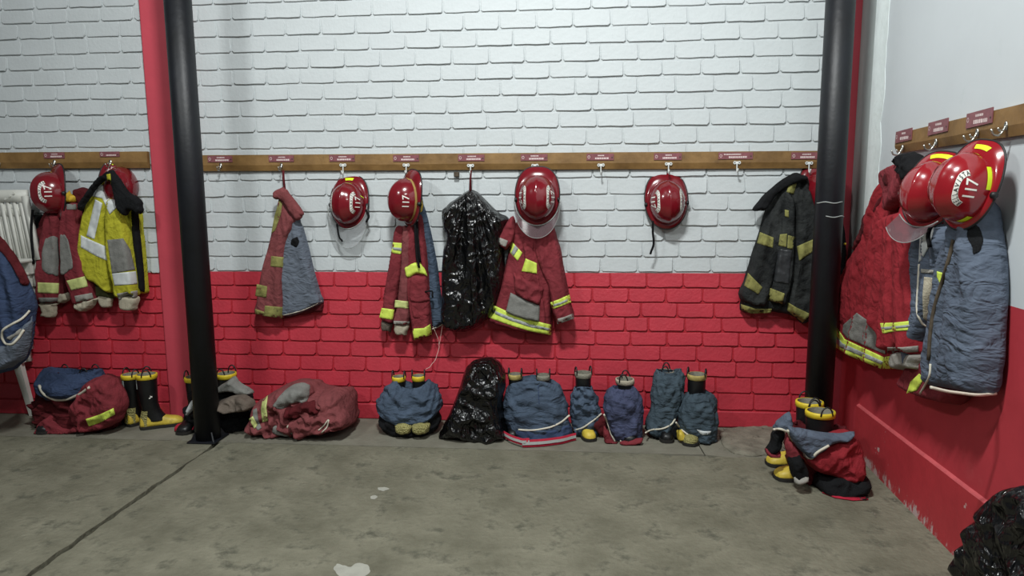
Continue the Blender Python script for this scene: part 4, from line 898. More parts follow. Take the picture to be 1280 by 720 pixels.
panel('glove', [(84, 238), (88, 243), (94, 245), (93, 252), (84, 254), (79, 249)], 'glove_yellow', t, pl_L, 0.11, 0.045, 0.02, fold=0.006, label='yellow glove tucked beside the helmet')
decal('collar_band', [(83, 255), (95, 255), (96, 262), (83, 262)], 'grey_patch', a2, [a2], 0.004)
panel('collar', [(92, 238), (100, 234), (109, 236), (113, 243), (108, 255), (102, 262), (97, 252)], 'maroon_dark', t, pl_L, 0.07, 0.05, 0.03, fold=0.008)
for pp in ([(47, 295), (50, 310), (52, 322)], [(40, 270), (38, 290), (43, 318)]):
    V, Fc = ribbonm([atn(pl_L, x, y, 0.115) for x, y in catmull(pp, 3, False)], (1, 0, 0), 0.012, 0.004); mk('strap', V, Fc, 'strap_black', t)

# --- bright maroon jacket on the right wall
t = thing('hanging_jacket', plR.w(*plR.uv(1137, 205), 0.06), 'bright maroon jacket with wide lime hem band on the right wall, nearest the corner', 'jacket', GJ)
bd = panel('body', [(1120, 222), (1135, 205), (1150, 215), (1160, 260), (1163, 340), (1160, 400), (1143, 462), (1120, 463), (1098, 461), (1062, 445), (1028, 428), (1036, 398), (1060, 340), (1085, 290), (1104, 250)], 'maroon_bright', t, plR, 0.02, 0.12, 0.08, hang=(1137, 195), fold=0.022, kf=6)
sv = panel('sleeve', [(1100, 300), (1113, 272), (1135, 262), (1148, 290), (1150, 350), (1147, 440), (1128, 440), (1109, 439), (1101, 412), (1092, 380), (1095, 335)], 'maroon_bright', t, plR, 0.10, 0.10, 0.06, hang=(1128, 225), fold=0.016, kf=7)
bf = panel('collar_back', [(1111, 240), (1107, 256), (1092, 280), (1084, 296), (1073, 314), (1070, 312), (1078, 288), (1083, 272), (1085, 268), (1096, 256)], 'maroon_dark', t, plR, 0.10, 0.05, 0.03, fold=0.006)
panel('collar', [(1106, 213), (1116, 206), (1132, 203), (1134, 222), (1126, 248), (1114, 264), (1108, 262), (1110, 240), (1104, 226)], 'maroon', t, plR, 0.15, 0.05, 0.03, fold=0.008)
panel('collar', [(1108, 216), (1113, 214), (1113, 232), (1109, 234), (1105, 226)], 'maroon_dark', t, plR, 0.185, 0.022, 0.02, fold=0.004)
decal('reflective_band', [(1100, 404), (1120, 403), (1148, 400), (1148, 412), (1120, 414), (1103, 417)], 'lime', sv, [sv], 0.004); decal('reflective_band_stripe', [(1101, 409), (1120, 407.5), (1148, 404.5), (1148, 408), (1120, 410.5), (1102, 413)], 'silver', sv, [sv], 0.0065)
decal('cuff_band', [(1109, 434), (1128, 434), (1148, 432), (1148, 440), (1128, 441), (1109, 441)], 'cuff_grey', sv, [sv], 0.004)
panel('knit_cuff', [(1119, 441), (1146, 441), (1144, 461), (1130, 461), (1119, 461)], 'cuff_grey', sv, plR, 0.11, 0.06, 0.025, fold=0.004)
decal('hem_band', [(1037, 401), (1046, 409), (1056, 424), (1082, 436), (1108, 448), (1101, 461), (1060, 444), (1030, 425)], 'lime', bd, [bd], 0.005)
decal('hem_band_stripe', [(1034, 408), (1042, 416), (1053, 429), (1080, 441), (1104, 452), (1102, 456), (1078, 446), (1050, 434), (1032, 413)], 'silver', bd, [bd], 0.008)
decal('hem_band', [(1106, 446), (1121, 444), (1120, 461), (1103, 461)], 'lime', bd, [bd, sv], 0.005)
decal('pocket', [(1054, 406), (1071, 391), (1102, 413), (1104, 426), (1107, 443), (1085, 434), (1058, 422), (1053, 415)], 'grey_patch', bd, [bd], 0.010, label='large grey pocket')
panel('hanging_straps', [(1126, 200), (1134, 190), (1142, 192), (1150, 203), (1150, 222), (1143, 230), (1136, 222), (1130, 214)], 'strap_black', t, plR, 0.14, 0.06, 0.03, fold=0.02, fs=30)
tube('snap', [plR.w(*plR.uv(1086, 305), 0.135), plR.w(*plR.uv(1086, 305), 0.145)], 0.007, 'boot_trim', t, 8)

# --- blue quilted lining jacket on the right wall
t = thing('hanging_jacket', plR.w(*plR.uv(1215, 235), 0.06), 'jacket turned to show steel-blue quilted lining, under the big helmet on the right wall', 'jacket', GJ)
mr = panel('outer_shell', [(1196, 290), (1204, 275), (1206, 300), (1200, 380), (1196, 470), (1200, 492), (1190, 506), (1164, 501), (1144, 493), (1134, 480), (1150, 440), (1165, 385), (1180, 340)], 'maroon', t, plR, 0.03, 0.09, 0.05, hang=(1200, 250), fold=0.014)
bb = panel('lining', [(1210, 262), (1218, 250), (1226, 256), (1231, 300), (1236, 350), (1234, 440), (1230, 478), (1225, 493), (1214, 493), (1200, 490), (1186, 487), (1170, 483), (1169, 455), (1177, 400), (1185, 350), (1194, 310), (1202, 285)], 'lining_steel', t, plR, 0.05, 0.12, 0.10, hang=(1214, 235), fold=0.020, kf=5)
lf = panel('lining_front', [(1150, 288), (1162, 280), (1178, 282), (1184, 300), (1178, 340), (1162, 400), (1147, 440), (1140, 462), (1135, 448), (1141, 400), (1146, 345)], 'lining_steel', t, plR, 0.10, 0.07, 0.05, hang=(1165, 260), fold=0.012)
decal('white_yoke', [(1150, 289), (1162, 281), (1168, 284), (1163, 305), (1152, 325), (1148, 328)], 'silver_white', lf, [lf], 0.004)
decal('beige_patch', [(1155, 346), (1173, 348), (1171, 374), (1165, 396), (1160, 402), (1154, 398), (1153, 370)], 'knit', lf, [lf], 0.006, label='beige quilted patch'); decal('tape', [(1151, 336), (1173, 338), (1173, 342), (1151, 341)], 'cuff_grey', lf, [lf], 0.006)
seam('piping', [(1149, 330), (1147, 365), (1146, 390), (1152, 404), (1158, 408)], 0.005, 'piping', lf, [lf])
seam('zip_strip', [(1192, 300), (1186, 325), (1177, 355), (1168, 385), (1163, 415), (1161, 450)], 0.009, 'wood_dark', t, [bb, lf, mr], 0.002)
panel('front_edge', [(1190, 292), (1198, 290), (1192, 318), (1181, 350), (1171, 388), (1164, 420), (1161, 418), (1166, 385), (1175, 345), (1185, 315)], 'maroon_dark', t, plR, 0.13, 0.03, 0.02, fold=0.004)
decal('reflective_band', [(1138, 477), (1149, 467), (1155, 473), (1146, 488), (1133, 492)], 'lime', mr, [mr], 0.006)
decal('reflective_tab', [(1171, 339), (1178, 341), (1179, 352), (1175, 355), (1171, 346)], 'lime', lf, bvh([lf, mr, bb]), 0.01)
seam('hem_piping', [(1163, 484), (1183, 489), (1205, 492), (1225, 494), (1245, 492)], 0.007, 'piping', bb, [bb], 0.002)
decal('armhole', [(1210, 284), (1216, 279), (1224, 284), (1229, 298), (1226, 312), (1217, 318), (1214, 306), (1209, 296)], 'black_cloth', bb, [bb], 0.003, smooth=True)
seam('piping', [(1163, 455), (1162, 470), (1156, 482), (1150, 492)], 0.005, 'piping', mr, [mr, bb], 0.004)

# ================================================================ BAGS
def bag(name, poly, pl, off, T, r, label, hang=None, fold=0.03, cat='bag', zmin=0.004, tb=0.4, kf=8):
    t = thing(name, pl.w(*pl.uv(*poly[0]), off), label, cat, 'black plastic bags')
    b = panel('bag_film', poly, 'bag_plastic', t, pl, off, T, r, tb=T*tb, res=0.0085, hang=hang, fold=fold, kf=kf, fine=0.003, fs=9)
    return t, b
t, b = bag('plastic_bag', [(588, 237), (596, 240), (604, 248), (614, 258), (624, 267), (635, 273), (632, 288), (629, 305), (630, 330), (629, 352), (622, 376), (612, 397), (600, 407), (585, 415), (570, 416), (557, 412), (550, 395), (551, 370), (551, 340), (553, 312), (557, 298), (552, 280), (551, 264), (560, 254), (572, 246), (582, 239)], pl0, 0.070, 0.13, 0.11, 'full black plastic bag hanging from a hook by a maroon loop', hang=(588, 228), fold=0.022, tb=0.35)
tube('loop', [atn(pl0, x, y, n) for x, y, n in ((589, 213, 0.07), (588, 224, 0.075), (588, 241, 0.085))], [0.006, 0.007, 0.011], 'maroon_dark', t)
plf = back(-0.29)
t, b = bag('plastic_bag', [(600, 451), (612, 450), (622, 456), (630, 468), (631, 485), (627, 505), (630, 525), (634, 545), (620, 552), (612, 558), (600, 553), (585, 553), (565, 548), (547, 547), (552, 535), (560, 520), (568, 500), (575, 480), (580, 464), (588, 455)], plf, 0.0, 0.17, 0.13, 'full black plastic bag slumped on the floor under the hanging bag', fold=0.03, tb=0.8)
plb = side(0.18)
t, b = bag('plastic_bag', [(1268, 622), (1285, 606), (1310, 600), (1345, 610), (1370, 650), (1380, 720), (1370, 790), (1300, 800), (1240, 790), (1230, 742), (1228, 705), (1236, 680), (1246, 662), (1252, 645)], plb, 0.0, 0.2, 0.14, 'black plastic bag on the floor at the bottom right edge', fold=0.035, tb=0.5)

# ================================================================ BOOTS
def boot(base, yaw, label, H=0.36, lean=(0, 0), foot='boot_yellow', trim='boot_trim', strip=True, sc=1.0, loops=True, heel=None, wide=1.0, cat='boot', group='rubber fire boots', logo=False, lr=False):
    """base = heel point on the floor (x, y); toe along yaw; lean = top shift in x, y"""
    t = thing('fire_boot', (base[0], base[1], 0), label, cat, group); c_, s_ = math.cos(yaw), math.sin(yaw)
    def W(p):
        x, y, z = p[0]*sc, p[1]*sc, p[2]; k = max(0, (z-0.08)/(H-0.08))
        return (base[0]+x*s_+y*c_+lean[0]*k, base[1]-x*c_+y*s_+lean[1]*k, max(0.002, z))   # y axis = toe
    n = 30
    # shaft: rings (cy, rx, ry, z)
    R_ = [(0.045, .050, .078, .055), (0.032, .046, .070, .09), (0.016, .045, .062, .13), (0.006, .049, .058, .18), (0.002, .056, .062, .24), (0.0, .061, .066, .30), (0.0, .064, .069, H)]
    rows = catmull([np.array(r_) for r_ in R_], 4, False); V, Fc = [], []
    for i, r_ in enumerate(rows):
        for k in range(n):
            a = 2*math.pi*k/n; wv = 1+0.015*nz(math.cos(a)*2, math.sin(a)*2, i*0.4+base[0]*9); V.append(W((r_[1]*wide*math.cos(a)*wv, r_[0]+r_[2]*math.sin(a)*wv, r_[3])))
    for i in range(len(rows)-1):
        for k in range(n): Fc.append((i*n+k, i*n+(k+1) % n, (i+1)*n+(k+1) % n, (i+1)*n+k))
    m0 = len(rows); Fc.append(tuple(range(n-1, -1, -1)))
    mk('shaft', V, Fc, 'boot_black', t)
    # lining: inner wall
    V, Fc = [], []
    for i in range(6):
        for k in range(n): a = 2*math.pi*k/n; V.append(W((.058*wide*math.cos(a)*(1-.03*i), .063*math.sin(a)*(1-.03*i), H+0.004-0.03*i)))
    for i in range(5):
        for k in range(n): Fc.append((i*n+k, (i+1)*n+k, (i+1)*n+(k+1) % n, i*n+(k+1) % n))
    Fc.append(tuple(5*n+k for k in range(n))); mk('lining', V, Fc, 'boot_lining', t)
    V, Fc = [], []
    for j, (dr, z) in enumerate(((-.006, H+.004), (.003, H+.004), (.005, H-.006), (.004, H-.028), (.0, H-.030))):
        for k in range(n): a = 2*math.pi*k/n; V.append(W(((.064+dr)*wide*math.cos(a), (.069+dr)*math.sin(a), z)))
    for j in range(4):
        for k in range(n): Fc.append((j*n+k, (j+1)*n+k, (j+1)*n+(k+1) % n, j*n+(k+1) % n))
    mk('trim', V, Fc, trim, t)
    # foot
    S_ = [(-.068, .018, .045), (-.062, .036, .085), (-.045, .044, .105), (-.015, .046, .115), (.03, .045, .112), (.075, .045, .100), (.11, .049, .082), (.15, .052, .072), (.185, .049, .064), (.212, .036, .050), (.222, .014, .034)]
    rows = catmull([np.array(q_) for q_ in S_], 3, False); V, Fc = [], []; m_ = 16
    for yy, hw, hh in rows:
        for k in range(m_+1):
            a = math.pi*k/m_; V.append(W((hw*math.copysign(abs(math.cos(a))**0.75, math.cos(a)), yy, 0.018+(hh-0.018)*math.sin(a)**0.8)))
    w1 = m_+1
    for i in range(len(rows)-1):
        for k in range(m_): Fc.append((i*w1+k, (i+1)*w1+k, (i+1)*w1+k+1, i*w1+k+1))
        Fc.append((i*w1+m_, (i+1)*w1+m_, (i+1)*w1, i*w1))
    Fc += [tuple(range(w1)), tuple((len(rows)-1)*w1+k for k in range(m_, -1, -1))]
    ft = mk('foot', V, Fc, foot, t)
    # sole
    o2 = [(hw*1.10+0.002, yy*1.02) for yy, hw, hh in rows]; pts_ = [(x, y) for x, y in o2]+[(-x, y) for x, y in o2[::-1]]; nn = len(pts_)
    V = [W((x, y, z)) for z in (0.003, 0.022) for x, y in pts_]
    mk('sole', V, [tuple(range(nn-1, -1, -1)), tuple(range(nn, 2*nn))]+[(k, (k+1) % nn, nn+(k+1) % nn, nn+k) for k in range(nn)], 'sole', t, smooth=False)
    if heel:
        V, Fc = [], []
        for i in range(9):
            z = 0.024+0.014*i; g = max(0, (z-.05)/.1)
            for k in range(11):
                a = math.radians(180+180*k/10); V.append(W(((.0475-.004*g)*math.cos(a), -0.020+.012*g+(.052-.012*g)*math.sin(a), z)))
        for i in range(8):
            for k in range(10): Fc.append((i*11+k, i*11+k+1, (i+1)*11+k+1, (i+1)*11+k))
        mk('heel_guard', V, Fc, heel, t)
    if strip:
        for sx in (-1, 1):
            V = []
            for z in (H-0.032, H-0.10):
                for dx in (-.008, .008):
                    for e in (0.0, 0.004): a = math.asin(max(-1, min(1, (sx*0.0+dx)/.06))); V.append(W((dx, -(.0665+e if z > H-.06 else .0655+e), z)))
            if sx == -1: mk('reflective_strip', V, [(0, 2, 6, 4), (1, 5, 7, 3), (0, 1, 3, 2), (4, 6, 7, 5), (0, 4, 5, 1), (2, 3, 7, 6)], 'silver', t, smooth=False)
    if logo:
        V, Fc = [], []
        for (dx, dz) in ((-.008, .006), (.004, 0.0), (-.008, -.008)):
            k0 = len(V); z0_ = H-.155
            for ax, az in ((-.006, -.005), (.006, -.005), (.006, .005), (-.006, .005)): V.append(W((0.0555 if False else .051*1.0+0.004, dx+ax+.02, z0_+dz+az)))
            Fc.append((k0, k0+1, k0+2, k0+3))
        mk('logo', V, Fc, 'decal_white', t, smooth=False)
    if loops:
        for sx in (-1, 1):
            pts_ = []
            for k in range(11):
                a = math.pi*k/10; pts_.append(W((0.030*math.cos(a)+(.012*sx if lr else 0), sx*0.060, H-0.008+0.056*math.sin(a)) if lr else (sx*0.062*wide, 0.030*math.cos(a), H-0.008+0.052*math.sin(a))))
            V, Fc = tubem(pts_, 0.0048, 8); mk('pull_loop', V, Fc, 'rubber', t)
    return t
def bt(topx, topy, Y, yaw, label, H=0.36, **k):
    """boot whose mouth shows at this pixel; Y = distance from the wall"""
    q = P(topx, topy, Y); ln_ = k.pop('lean', (0, 0)); return boot((q[0]-ln_[0], Y-ln_[1]), yaw, label, H=max(0.25, q[2]), lean=ln_, **k)
D = math.radians
# free-standing pair, left
bt(163.5, 468, -0.26, D(65), 'yellow-footed black boot standing behind its mate, left of the red column', heel='boot_ribbed', sc=0.92)
bt(183, 468, -0.32, D(30), 'yellow-footed black boot in front of its mate, toe toward the red column', heel='boot_ribbed', logo=True, sc=0.98)
# boots inside bunker trousers
bt(72, 466, -0.30, D(-90), 'left black boot inside the left-bay trousers with navy lining', foot='boot_black', lr=True); bt(112, 466, -0.26, D(-80), 'right black boot inside the left-bay trousers with navy lining', trim='boot_trim_old', foot='boot_black', lr=True)
bt(243, 471, -0.24, D(-90), 'black boot mostly hidden behind the left black post', foot='boot_black'); bt(283, 467, -0.24, D(-90), 'yellow-trimmed black boot in the sooty bundle just right of the left post', foot='boot_black', lr=True)
bt(498.5, 471, -0.22, D(-95), 'left boot of the round steel-blue trousers below the narrow jacket', foot='boot_ribbed', sc=0.70); bt(523, 470, -0.22, D(-82), 'right boot of the round steel-blue trousers below the narrow jacket', foot='boot_ribbed', sc=0.70)
bt(644, 468, -0.24, D(-95), 'left boot of the wide blue trousers with red suspenders on the floor', trim='boot_trim_old', sc=0.72, foot='boot_black'); bt(679, 469, -0.24, D(-85), 'right boot of the wide blue trousers with red suspenders on the floor', trim='boot_lining', sc=0.72, foot='boot_black')
bt(729, 466, -0.20, D(-72), 'open-mouthed grey-lined boot whose yellow toe pokes out under the blue trouser leg', trim='boot_lining', sc=0.85)
bt(781, 474, -0.20, D(-90), 'black boot tilting right out of the indigo trouser leg', trim='knit', sc=0.95, foot='boot_black', lean=(-0.03, 0), strip=False, lr=True)
bt(832, 464, -0.18, D(-90), 'boot sunk in the tall teal trouser leg, only two loops showing', trim='boot_lining', sc=0.85, foot='boot_black', lr=True); bt(871, 468, -0.22, D(-110), 'wide-mouthed boot with worn tan trim in the shorter teal trouser leg', trim='boot_trim_old', sc=0.95, foot='boot_ribbed')
bt(1012, 502, -0.66, D(188), 'rear boot of the pair at the foot of the right black post', sc=1.12); bt(1025.5, 514, -0.86, D(190), 'front boot of the pair at the right black post, yellow toe on the floor', sc=1.15)

# ================================================================ BUNKER TROUSERS
GT = 'bunker trousers on the floor'
def trouser_thing(px, py, Y, label): q = P(px, py, Y); return thing('bunker_trousers', (q[0], Y, 0), label, 'trousers', GT)
# left bay
t = trouser_thing(95, 500, -0.28, 'maroon trousers with navy lining and one lime band, bunched round boots in the left bay')
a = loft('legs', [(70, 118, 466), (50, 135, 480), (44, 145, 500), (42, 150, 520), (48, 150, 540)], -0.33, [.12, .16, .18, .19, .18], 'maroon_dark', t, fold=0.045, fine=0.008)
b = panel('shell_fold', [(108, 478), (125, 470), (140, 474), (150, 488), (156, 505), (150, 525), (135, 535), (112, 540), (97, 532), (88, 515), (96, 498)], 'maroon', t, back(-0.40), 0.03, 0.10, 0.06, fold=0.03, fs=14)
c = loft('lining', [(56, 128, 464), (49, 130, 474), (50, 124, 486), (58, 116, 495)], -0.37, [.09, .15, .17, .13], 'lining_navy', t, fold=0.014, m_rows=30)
seam('piping', [(49, 482), (54, 492), (66, 499), (80, 500), (98, 494), (112, 484)], 0.010, 'piping', t, [c, a, b], 0.002)
decal('reflective_band', [(107, 524), (125, 518), (142, 510), (144, 518), (126, 528), (111, 533)], 'lime', b, [b, a], 0.006)
panel('strap_end', [(48, 530), (60, 520), (70, 528), (86, 536), (98, 530), (104, 538), (84, 544), (62, 544), (48, 541)], 'maroon', t, back(-0.44), 0.0, 0.06, 0.03, fold=0.02, fs=16)
panel('waist_flap', [(128, 470), (145, 472), (156, 490), (162, 515), (158, 528), (148, 530), (142, 500)], 'maroon_dark', t, back(-0.2), 0.0, 0.09, 0.05, fold=0.02)
# behind left post
t = trouser_thing(275, 510, -0.26, 'dark sooty bundle with grey-brown folds behind and right of the left black post')
a = loft('legs', [(262, 300, 482), (240, 312, 492), (234, 318, 510), (232, 318, 530), (232, 312, 543)], -0.26, [.10, .17, .19, .19, .17], 'black_cloth', t, fold=0.03, fine=0.008)
panel('lining_fold', [(272, 484), (284, 476), (292, 471), (300, 480), (312, 487), (316, 492), (304, 494), (288, 490), (272, 491)], 'grey_patch', t, back(-0.33), 0.02, 0.06, 0.03, fold=0.014)
panel('shell_fold', [(272, 503), (285, 497), (302, 494), (314, 500), (318, 508), (310, 514), (296, 515), (284, 516), (273, 510)], 'grey_brown', t, back(-0.40), 0.02, 0.07, 0.04, fold=0.03, fs=16)
panel('strap_end', [(218, 533), (226, 529), (240, 531), (250, 535), (244, 540), (228, 541), (219, 541)], 'suspender_red', t, back(-0.36), 0.0, 0.04, 0.03, fold=0.012)
panel('lining_edge', [(238, 502), (246, 494), (248, 500), (241, 512), (233, 520), (232, 514)], 'silver_white', t, back(-0.42), 0.0, 0.03, 0.015, fold=0.004)
# round blue trousers
t = trouser_thing(512, 510, -0.24, 'round blue trousers pulled over a pair of boots, below the narrow maroon jacket')
sh = loft('shell', [(484, 548, 516), (474, 552, 524), (476, 550, 535), (486, 540, 540)], -0.24, [.18, .20, .18, .15], 'black_cloth', t, fold=0.02, m_rows=26)
a = loft('lining', [(493, 539, 481), (484, 546, 490), (474, 553, 505), (470, 555, 518), (480, 548, 527)], -0.25, [.11, .15, .19, .20, .17], 'lining_blue', t, fold=0.022, kz=15, drop=1.2)
for bx_, lb in ((504, 'greenish boot toe'), (525, 'greenish boot toe')):
    panel('boot_toe', [(bx_-11, 531), (bx_, 527), (bx_+11, 531), (bx_+10, 541), (bx_, 544), (bx_-9, 541)], 'boot_ribbed', t, back(-0.38), 0.0, 0.08, 0.05, fold=0.003, fine=0.001)
# wide blue trousers with suspenders
t = trouser_thing(672, 510, -0.24, 'wide blue trousers with red and white suspenders lying on the floor in front')
a = loft('lining', [(636, 700, 472), (629, 708, 485), (627, 712, 505), (633, 713, 525), (645, 712, 540)], -0.26, [.10, .14, .17, .18, .16], 'lining_blue', t, fold=0.018, kz=16, drop=-1.0)
b = loft('shell', [(640, 712, 530), (640, 716, 540), (650, 714, 549)], -0.27, [.17, .19, .17], 'lining_navy', t, fold=0.014, m_rows=20)
seam('piping', [(648, 537), (665, 538), (685, 535), (700, 529), (712, 519)], 0.007, 'piping', t, [a, b], 0.003)
seam('centre_seam', [(673, 476), (673, 490), (674, 505)], 0.003, 'lining_navy', a, [a])
def strap(name, pts, wd, parent, Z=0.004):
    """red suspender with a white centre stripe, standing on edge"""
    pw = [np.array([*F(x, y)[:2], 0]) for x, y in pts]; pw = catmull(pw, 5, False); V, Fc = [], []
    for s_ in (0, 1):
        for p in pw: V += [(p[0], p[1]-0.000+s_*0.006, Z), (p[0], p[1]-0.012+s_*0.006, Z+wd)]
    n = len(pw)
    for i in range(n-1): Fc += [(2*i, 2*i+2, 2*i+3, 2*i+1), (2*n+2*i, 2*n+2*i+1, 2*n+2*i+3, 2*n+2*i+2), (2*i+1, 2*i+3, 2*n+2*i+3, 2*n+2*i+1)]
    o = mk(name, V, Fc, 'suspender_red', parent); V, Fc = [], []
    for p in pw: V += [(p[0], p[1]-0.005-0.002, Z+wd*0.33), (p[0], p[1]-0.0105, Z+wd*0.72)]
    for i in range(n-1): Fc.append((2*i, 2*i+2, 2*i+3, 2*i+1))
    mk('stripe', V, Fc, 'silver_white', o)
strap('suspender', [(628, 549), (638, 555), (652, 560), (662, 560)], 0.05, t, 0.02); strap('suspender', [(653, 560), (675, 559), (700, 556), (720, 551)], 0.055, t)
# pair: blue leg with yellow toe, and indigo leg
t = trouser_thing(757, 515, -0.24, 'pair of blue and indigo trouser legs parted in a V, beside the suspendered pair')
l1 = loft('left_leg', [(716, 742, 480), (713, 748, 490), (711, 751, 505), (713, 753, 522), (716, 750, 537)], -0.22, [.085, .10, .115, .12, .12], 'lining_blue', t, fold=0.018, kz=17, drop=-1.2)
l2 = loft('right_leg', [(763, 795, 484), (755, 801, 493), (753, 805, 508), (757, 805, 528), (762, 804, 545), (770, 802, 555)], -0.28, [.08, .12, .14, .14, .12, .10], 'lining_indigo', t, fold=0.018, kz=13)
panel('shell', [(735, 530), (752, 520), (757, 518), (760, 530), (758, 545), (750, 545), (742, 535)], 'maroon_dark', t, back(-0.26), 0.0, 0.05, 0.03, fold=0.01)
panel('shell_edge', [(755, 533), (761, 540), (768, 553), (774, 558), (766, 560), (757, 557), (754, 545)], 'maroon', t, back(-0.38), 0.0, 0.03, 0.02, fold=0.006)
panel('shell_edge', [(775, 553), (790, 550), (803, 548), (803, 554), (790, 558), (776, 558)], 'maroon', t, back(-0.40), 0.0, 0.03, 0.02, fold=0.006)
seam('piping', [(717, 538), (728, 535), (740, 527), (752, 517)], 0.006, 'piping', l1, [l1, l2], 0.003); seam('piping', [(755, 518), (760, 530), (764, 543), (769, 552), (775, 557), (776, 551)], 0.006, 'piping', l2, [l2, l1], 0.003)
# pair: tall and short teal legs
t = trouser_thing(850, 510, -0.24, 'pair of teal-grey trouser legs, left one tall, rightmost in the row of trousers')
l1 = loft('left_leg', [(818, 852, 464), (815, 856, 475), (812, 855, 495), (811, 850, 515), (806, 846, 530), (806, 842, 540)], -0.22, [.07, .10, .11, .11, .13, .12], 'lining_teal', t, fold=0.018, kz=12, drop=0.9)
l2 = loft('right_leg', [(858, 893, 488), (850, 897, 496), (846, 897, 512), (847, 898, 530), (850, 897, 545), (862, 897, 552)], -0.27, [.09, .12, .14, .14, .12, .10], 'lining_teal', t, fold=0.016, kz=15, drop=-1.0)
panel('shell', [(815, 543), (830, 537), (845, 528), (852, 532), (860, 545), (858, 550), (840, 548), (820, 549)], 'black_cloth', t, back(-0.25), 0.0, 0.06, 0.04, fold=0.01)
panel('boot_toe', [(846, 540), (852, 538), (858, 545), (858, 551), (848, 551)], 'boot_yellow', t, back(-0.33), 0.0, 0.05, 0.03, fold=0.003)
seam('piping', [(807, 541), (815, 537), (828, 536), (839, 531), (844, 524)], 0.006, 'piping', l1, [l1, l2], 0.004); seam('piping', [(845, 528), (852, 537), (862, 545), (870, 551), (874, 555)], 0.006, 'piping', l2, [l2, l1], 0.004)
decal('torn_patch', [(871, 537), (880, 539), (889, 539), (887, 543), (878, 544), (875, 542)], 'silver_white', l2, [l2], 0.004)
# at the right post
t = trouser_thing(1030, 560, -0.80, 'maroon trousers with steel-blue lining bunched round boots at the foot of the right post')
a = loft('legs', [(985, 1056, 534), (980, 1066, 550), (982, 1072, 575), (985, 1074, 595), (990, 1070, 608)], -0.82, [.16, .20, .22, .21, .19], 'maroon_dark', t, fold=0.035, fine=0.01)
b = panel('shell_fold', [(1040, 545), (1060, 540), (1075, 550), (1080, 575), (1076, 600), (1050, 600), (1020, 590), (1005, 575), (1010, 560), (1025, 552)], 'maroon_bright', t, back(-0.96), 0.0, 0.13, 0.08, fold=0.03, fs=12)
c = panel('lining', [(985, 534), (1000, 536), (1025, 541), (1050, 543), (1070, 541), (1062, 552), (1040, 556), (1026, 566), (1014, 574), (1003, 566), (992, 553)], 'lining_steel', t, back(-1.04), 0.03, 0.05, 0.04, fold=0.010)
d_ = panel('lining_flap', [(978, 522), (988, 516), (992, 528), (988, 540), (980, 539), (967, 536), (971, 528)], 'lining_steel', t, back(-0.95), 0.0, 0.05, 0.03, fold=0.008)
seam('piping', [(985, 537), (990, 551), (1000, 563), (1013, 574), (1024, 564), (1036, 557)], 0.008, 'piping', c, [c, b, a], 0.004); seam('piping', [(967, 537), (975, 536), (986, 540)], 0.007, 'piping', d_, [d_], 0.004)
panel('shell_edge', [(985, 548), (995, 556), (1005, 568), (1003, 575), (996, 583), (986, 574), (982, 560)], 'maroon', t, back(-1.02), 0.0, 0.05, 0.03, fold=0.012)
panel('leg_end', [(967, 540), (982, 540), (978, 558), (970, 568), (960, 568), (957, 564), (964, 552)], 'black_cloth', t, back(-0.90), 0.0, 0.06, 0.04, fold=0.01); panel('leg_hem', [(957, 562), (970, 566), (976, 564), (976, 572), (962, 572)], 'maroon', t, back(-0.92), 0.0, 0.05, 0.03, fold=0.006)
panel('leg_end', [(986, 576), (998, 566), (1010, 585), (1012, 600), (1004, 604), (992, 598)], 'black_cloth', t, back(-1.05), 0.0, 0.06, 0.04, fold=0.015)
panel('glove', [(993, 598), (1001, 597), (1010, 594), (1012, 601), (1004, 606), (995, 606)], 'cuff_grey', t, back(-1.10), 0.0, 0.03, 0.02, fold=0.006)
panel('shell_fold', [(1022, 598), (1045, 592), (1075, 594), (1088, 600), (1084, 618), (1060, 624), (1035, 622), (1022, 612)], 'black_cloth', t, back(-1.0), 0.0, 0.12, 0.06, fold=0.025)
pts_ = [F(1030, 616), F(1045, 622), F(1065, 625), (F(1083, 624))]
V, Fc = ribbonm([np.array([p[0], p[1], 0.006]) for p in pts_], (0, 1, 0), 0.035, 0.006); mk('strap_end', V, Fc, 'suspender_red', t)
tube('strap_loop', [np.array([*F(x, y)[:2], 0.008]) for x, y in ((1074, 622), (1079, 619), (1085, 622), (1082, 626), (1076, 626))], 0.004, 'rubber', t, 6, closed=True)

# ================================================================ CRUMPLED JACKET ON THE FLOOR
q = P(375, 520, -0.3); t = thing('crumpled_jacket', (q[0], -0.3, 0), 'faded maroon jacket lying crumpled on the floor by the brick wall, grey elbow patch up', 'jacket')
a = panel('body', [(330, 500), (345, 488), (362, 480), (385, 480), (400, 488), (415, 490), (430, 490), (438, 500), (440, 520), (440, 532), (420, 536), (400, 542), (375, 545), (350, 544), (325, 540), (314, 530), (318, 512)], 'maroon_faded', t, back(-0.24), 0.0, 0.20, 0.12, tb=0.16, fold=0.07, fs=14, fine=0.010)
b = panel('sleeve', [(400, 492), (415, 487), (430, 490), (438, 505), (441, 530), (425, 535), (405, 530), (398, 512)], 'maroon_faded', t, back(-0.30), 0.0, 0.16, 0.10, fold=0.04, fs=13)
c = panel('sleeve', [(318, 505), (330, 497), (345, 488), (365, 480), (382, 481), (390, 492), (380, 505), (362, 508), (345, 515), (332, 528), (322, 536), (314, 532), (314, 518)], 'maroon_faded', t, back(-0.36), 0.0, 0.14, 0.10, fold=0.025, fs=12)
d_ = panel('front', [(363, 524), (380, 515), (400, 515), (420, 505), (432, 515), (436, 530), (410, 540), (385, 545), (378, 549), (370, 545), (366, 535)], 'maroon_faded', t, back(-0.43), 0.0, 0.07, 0.05, fold=0.035, fs=14)
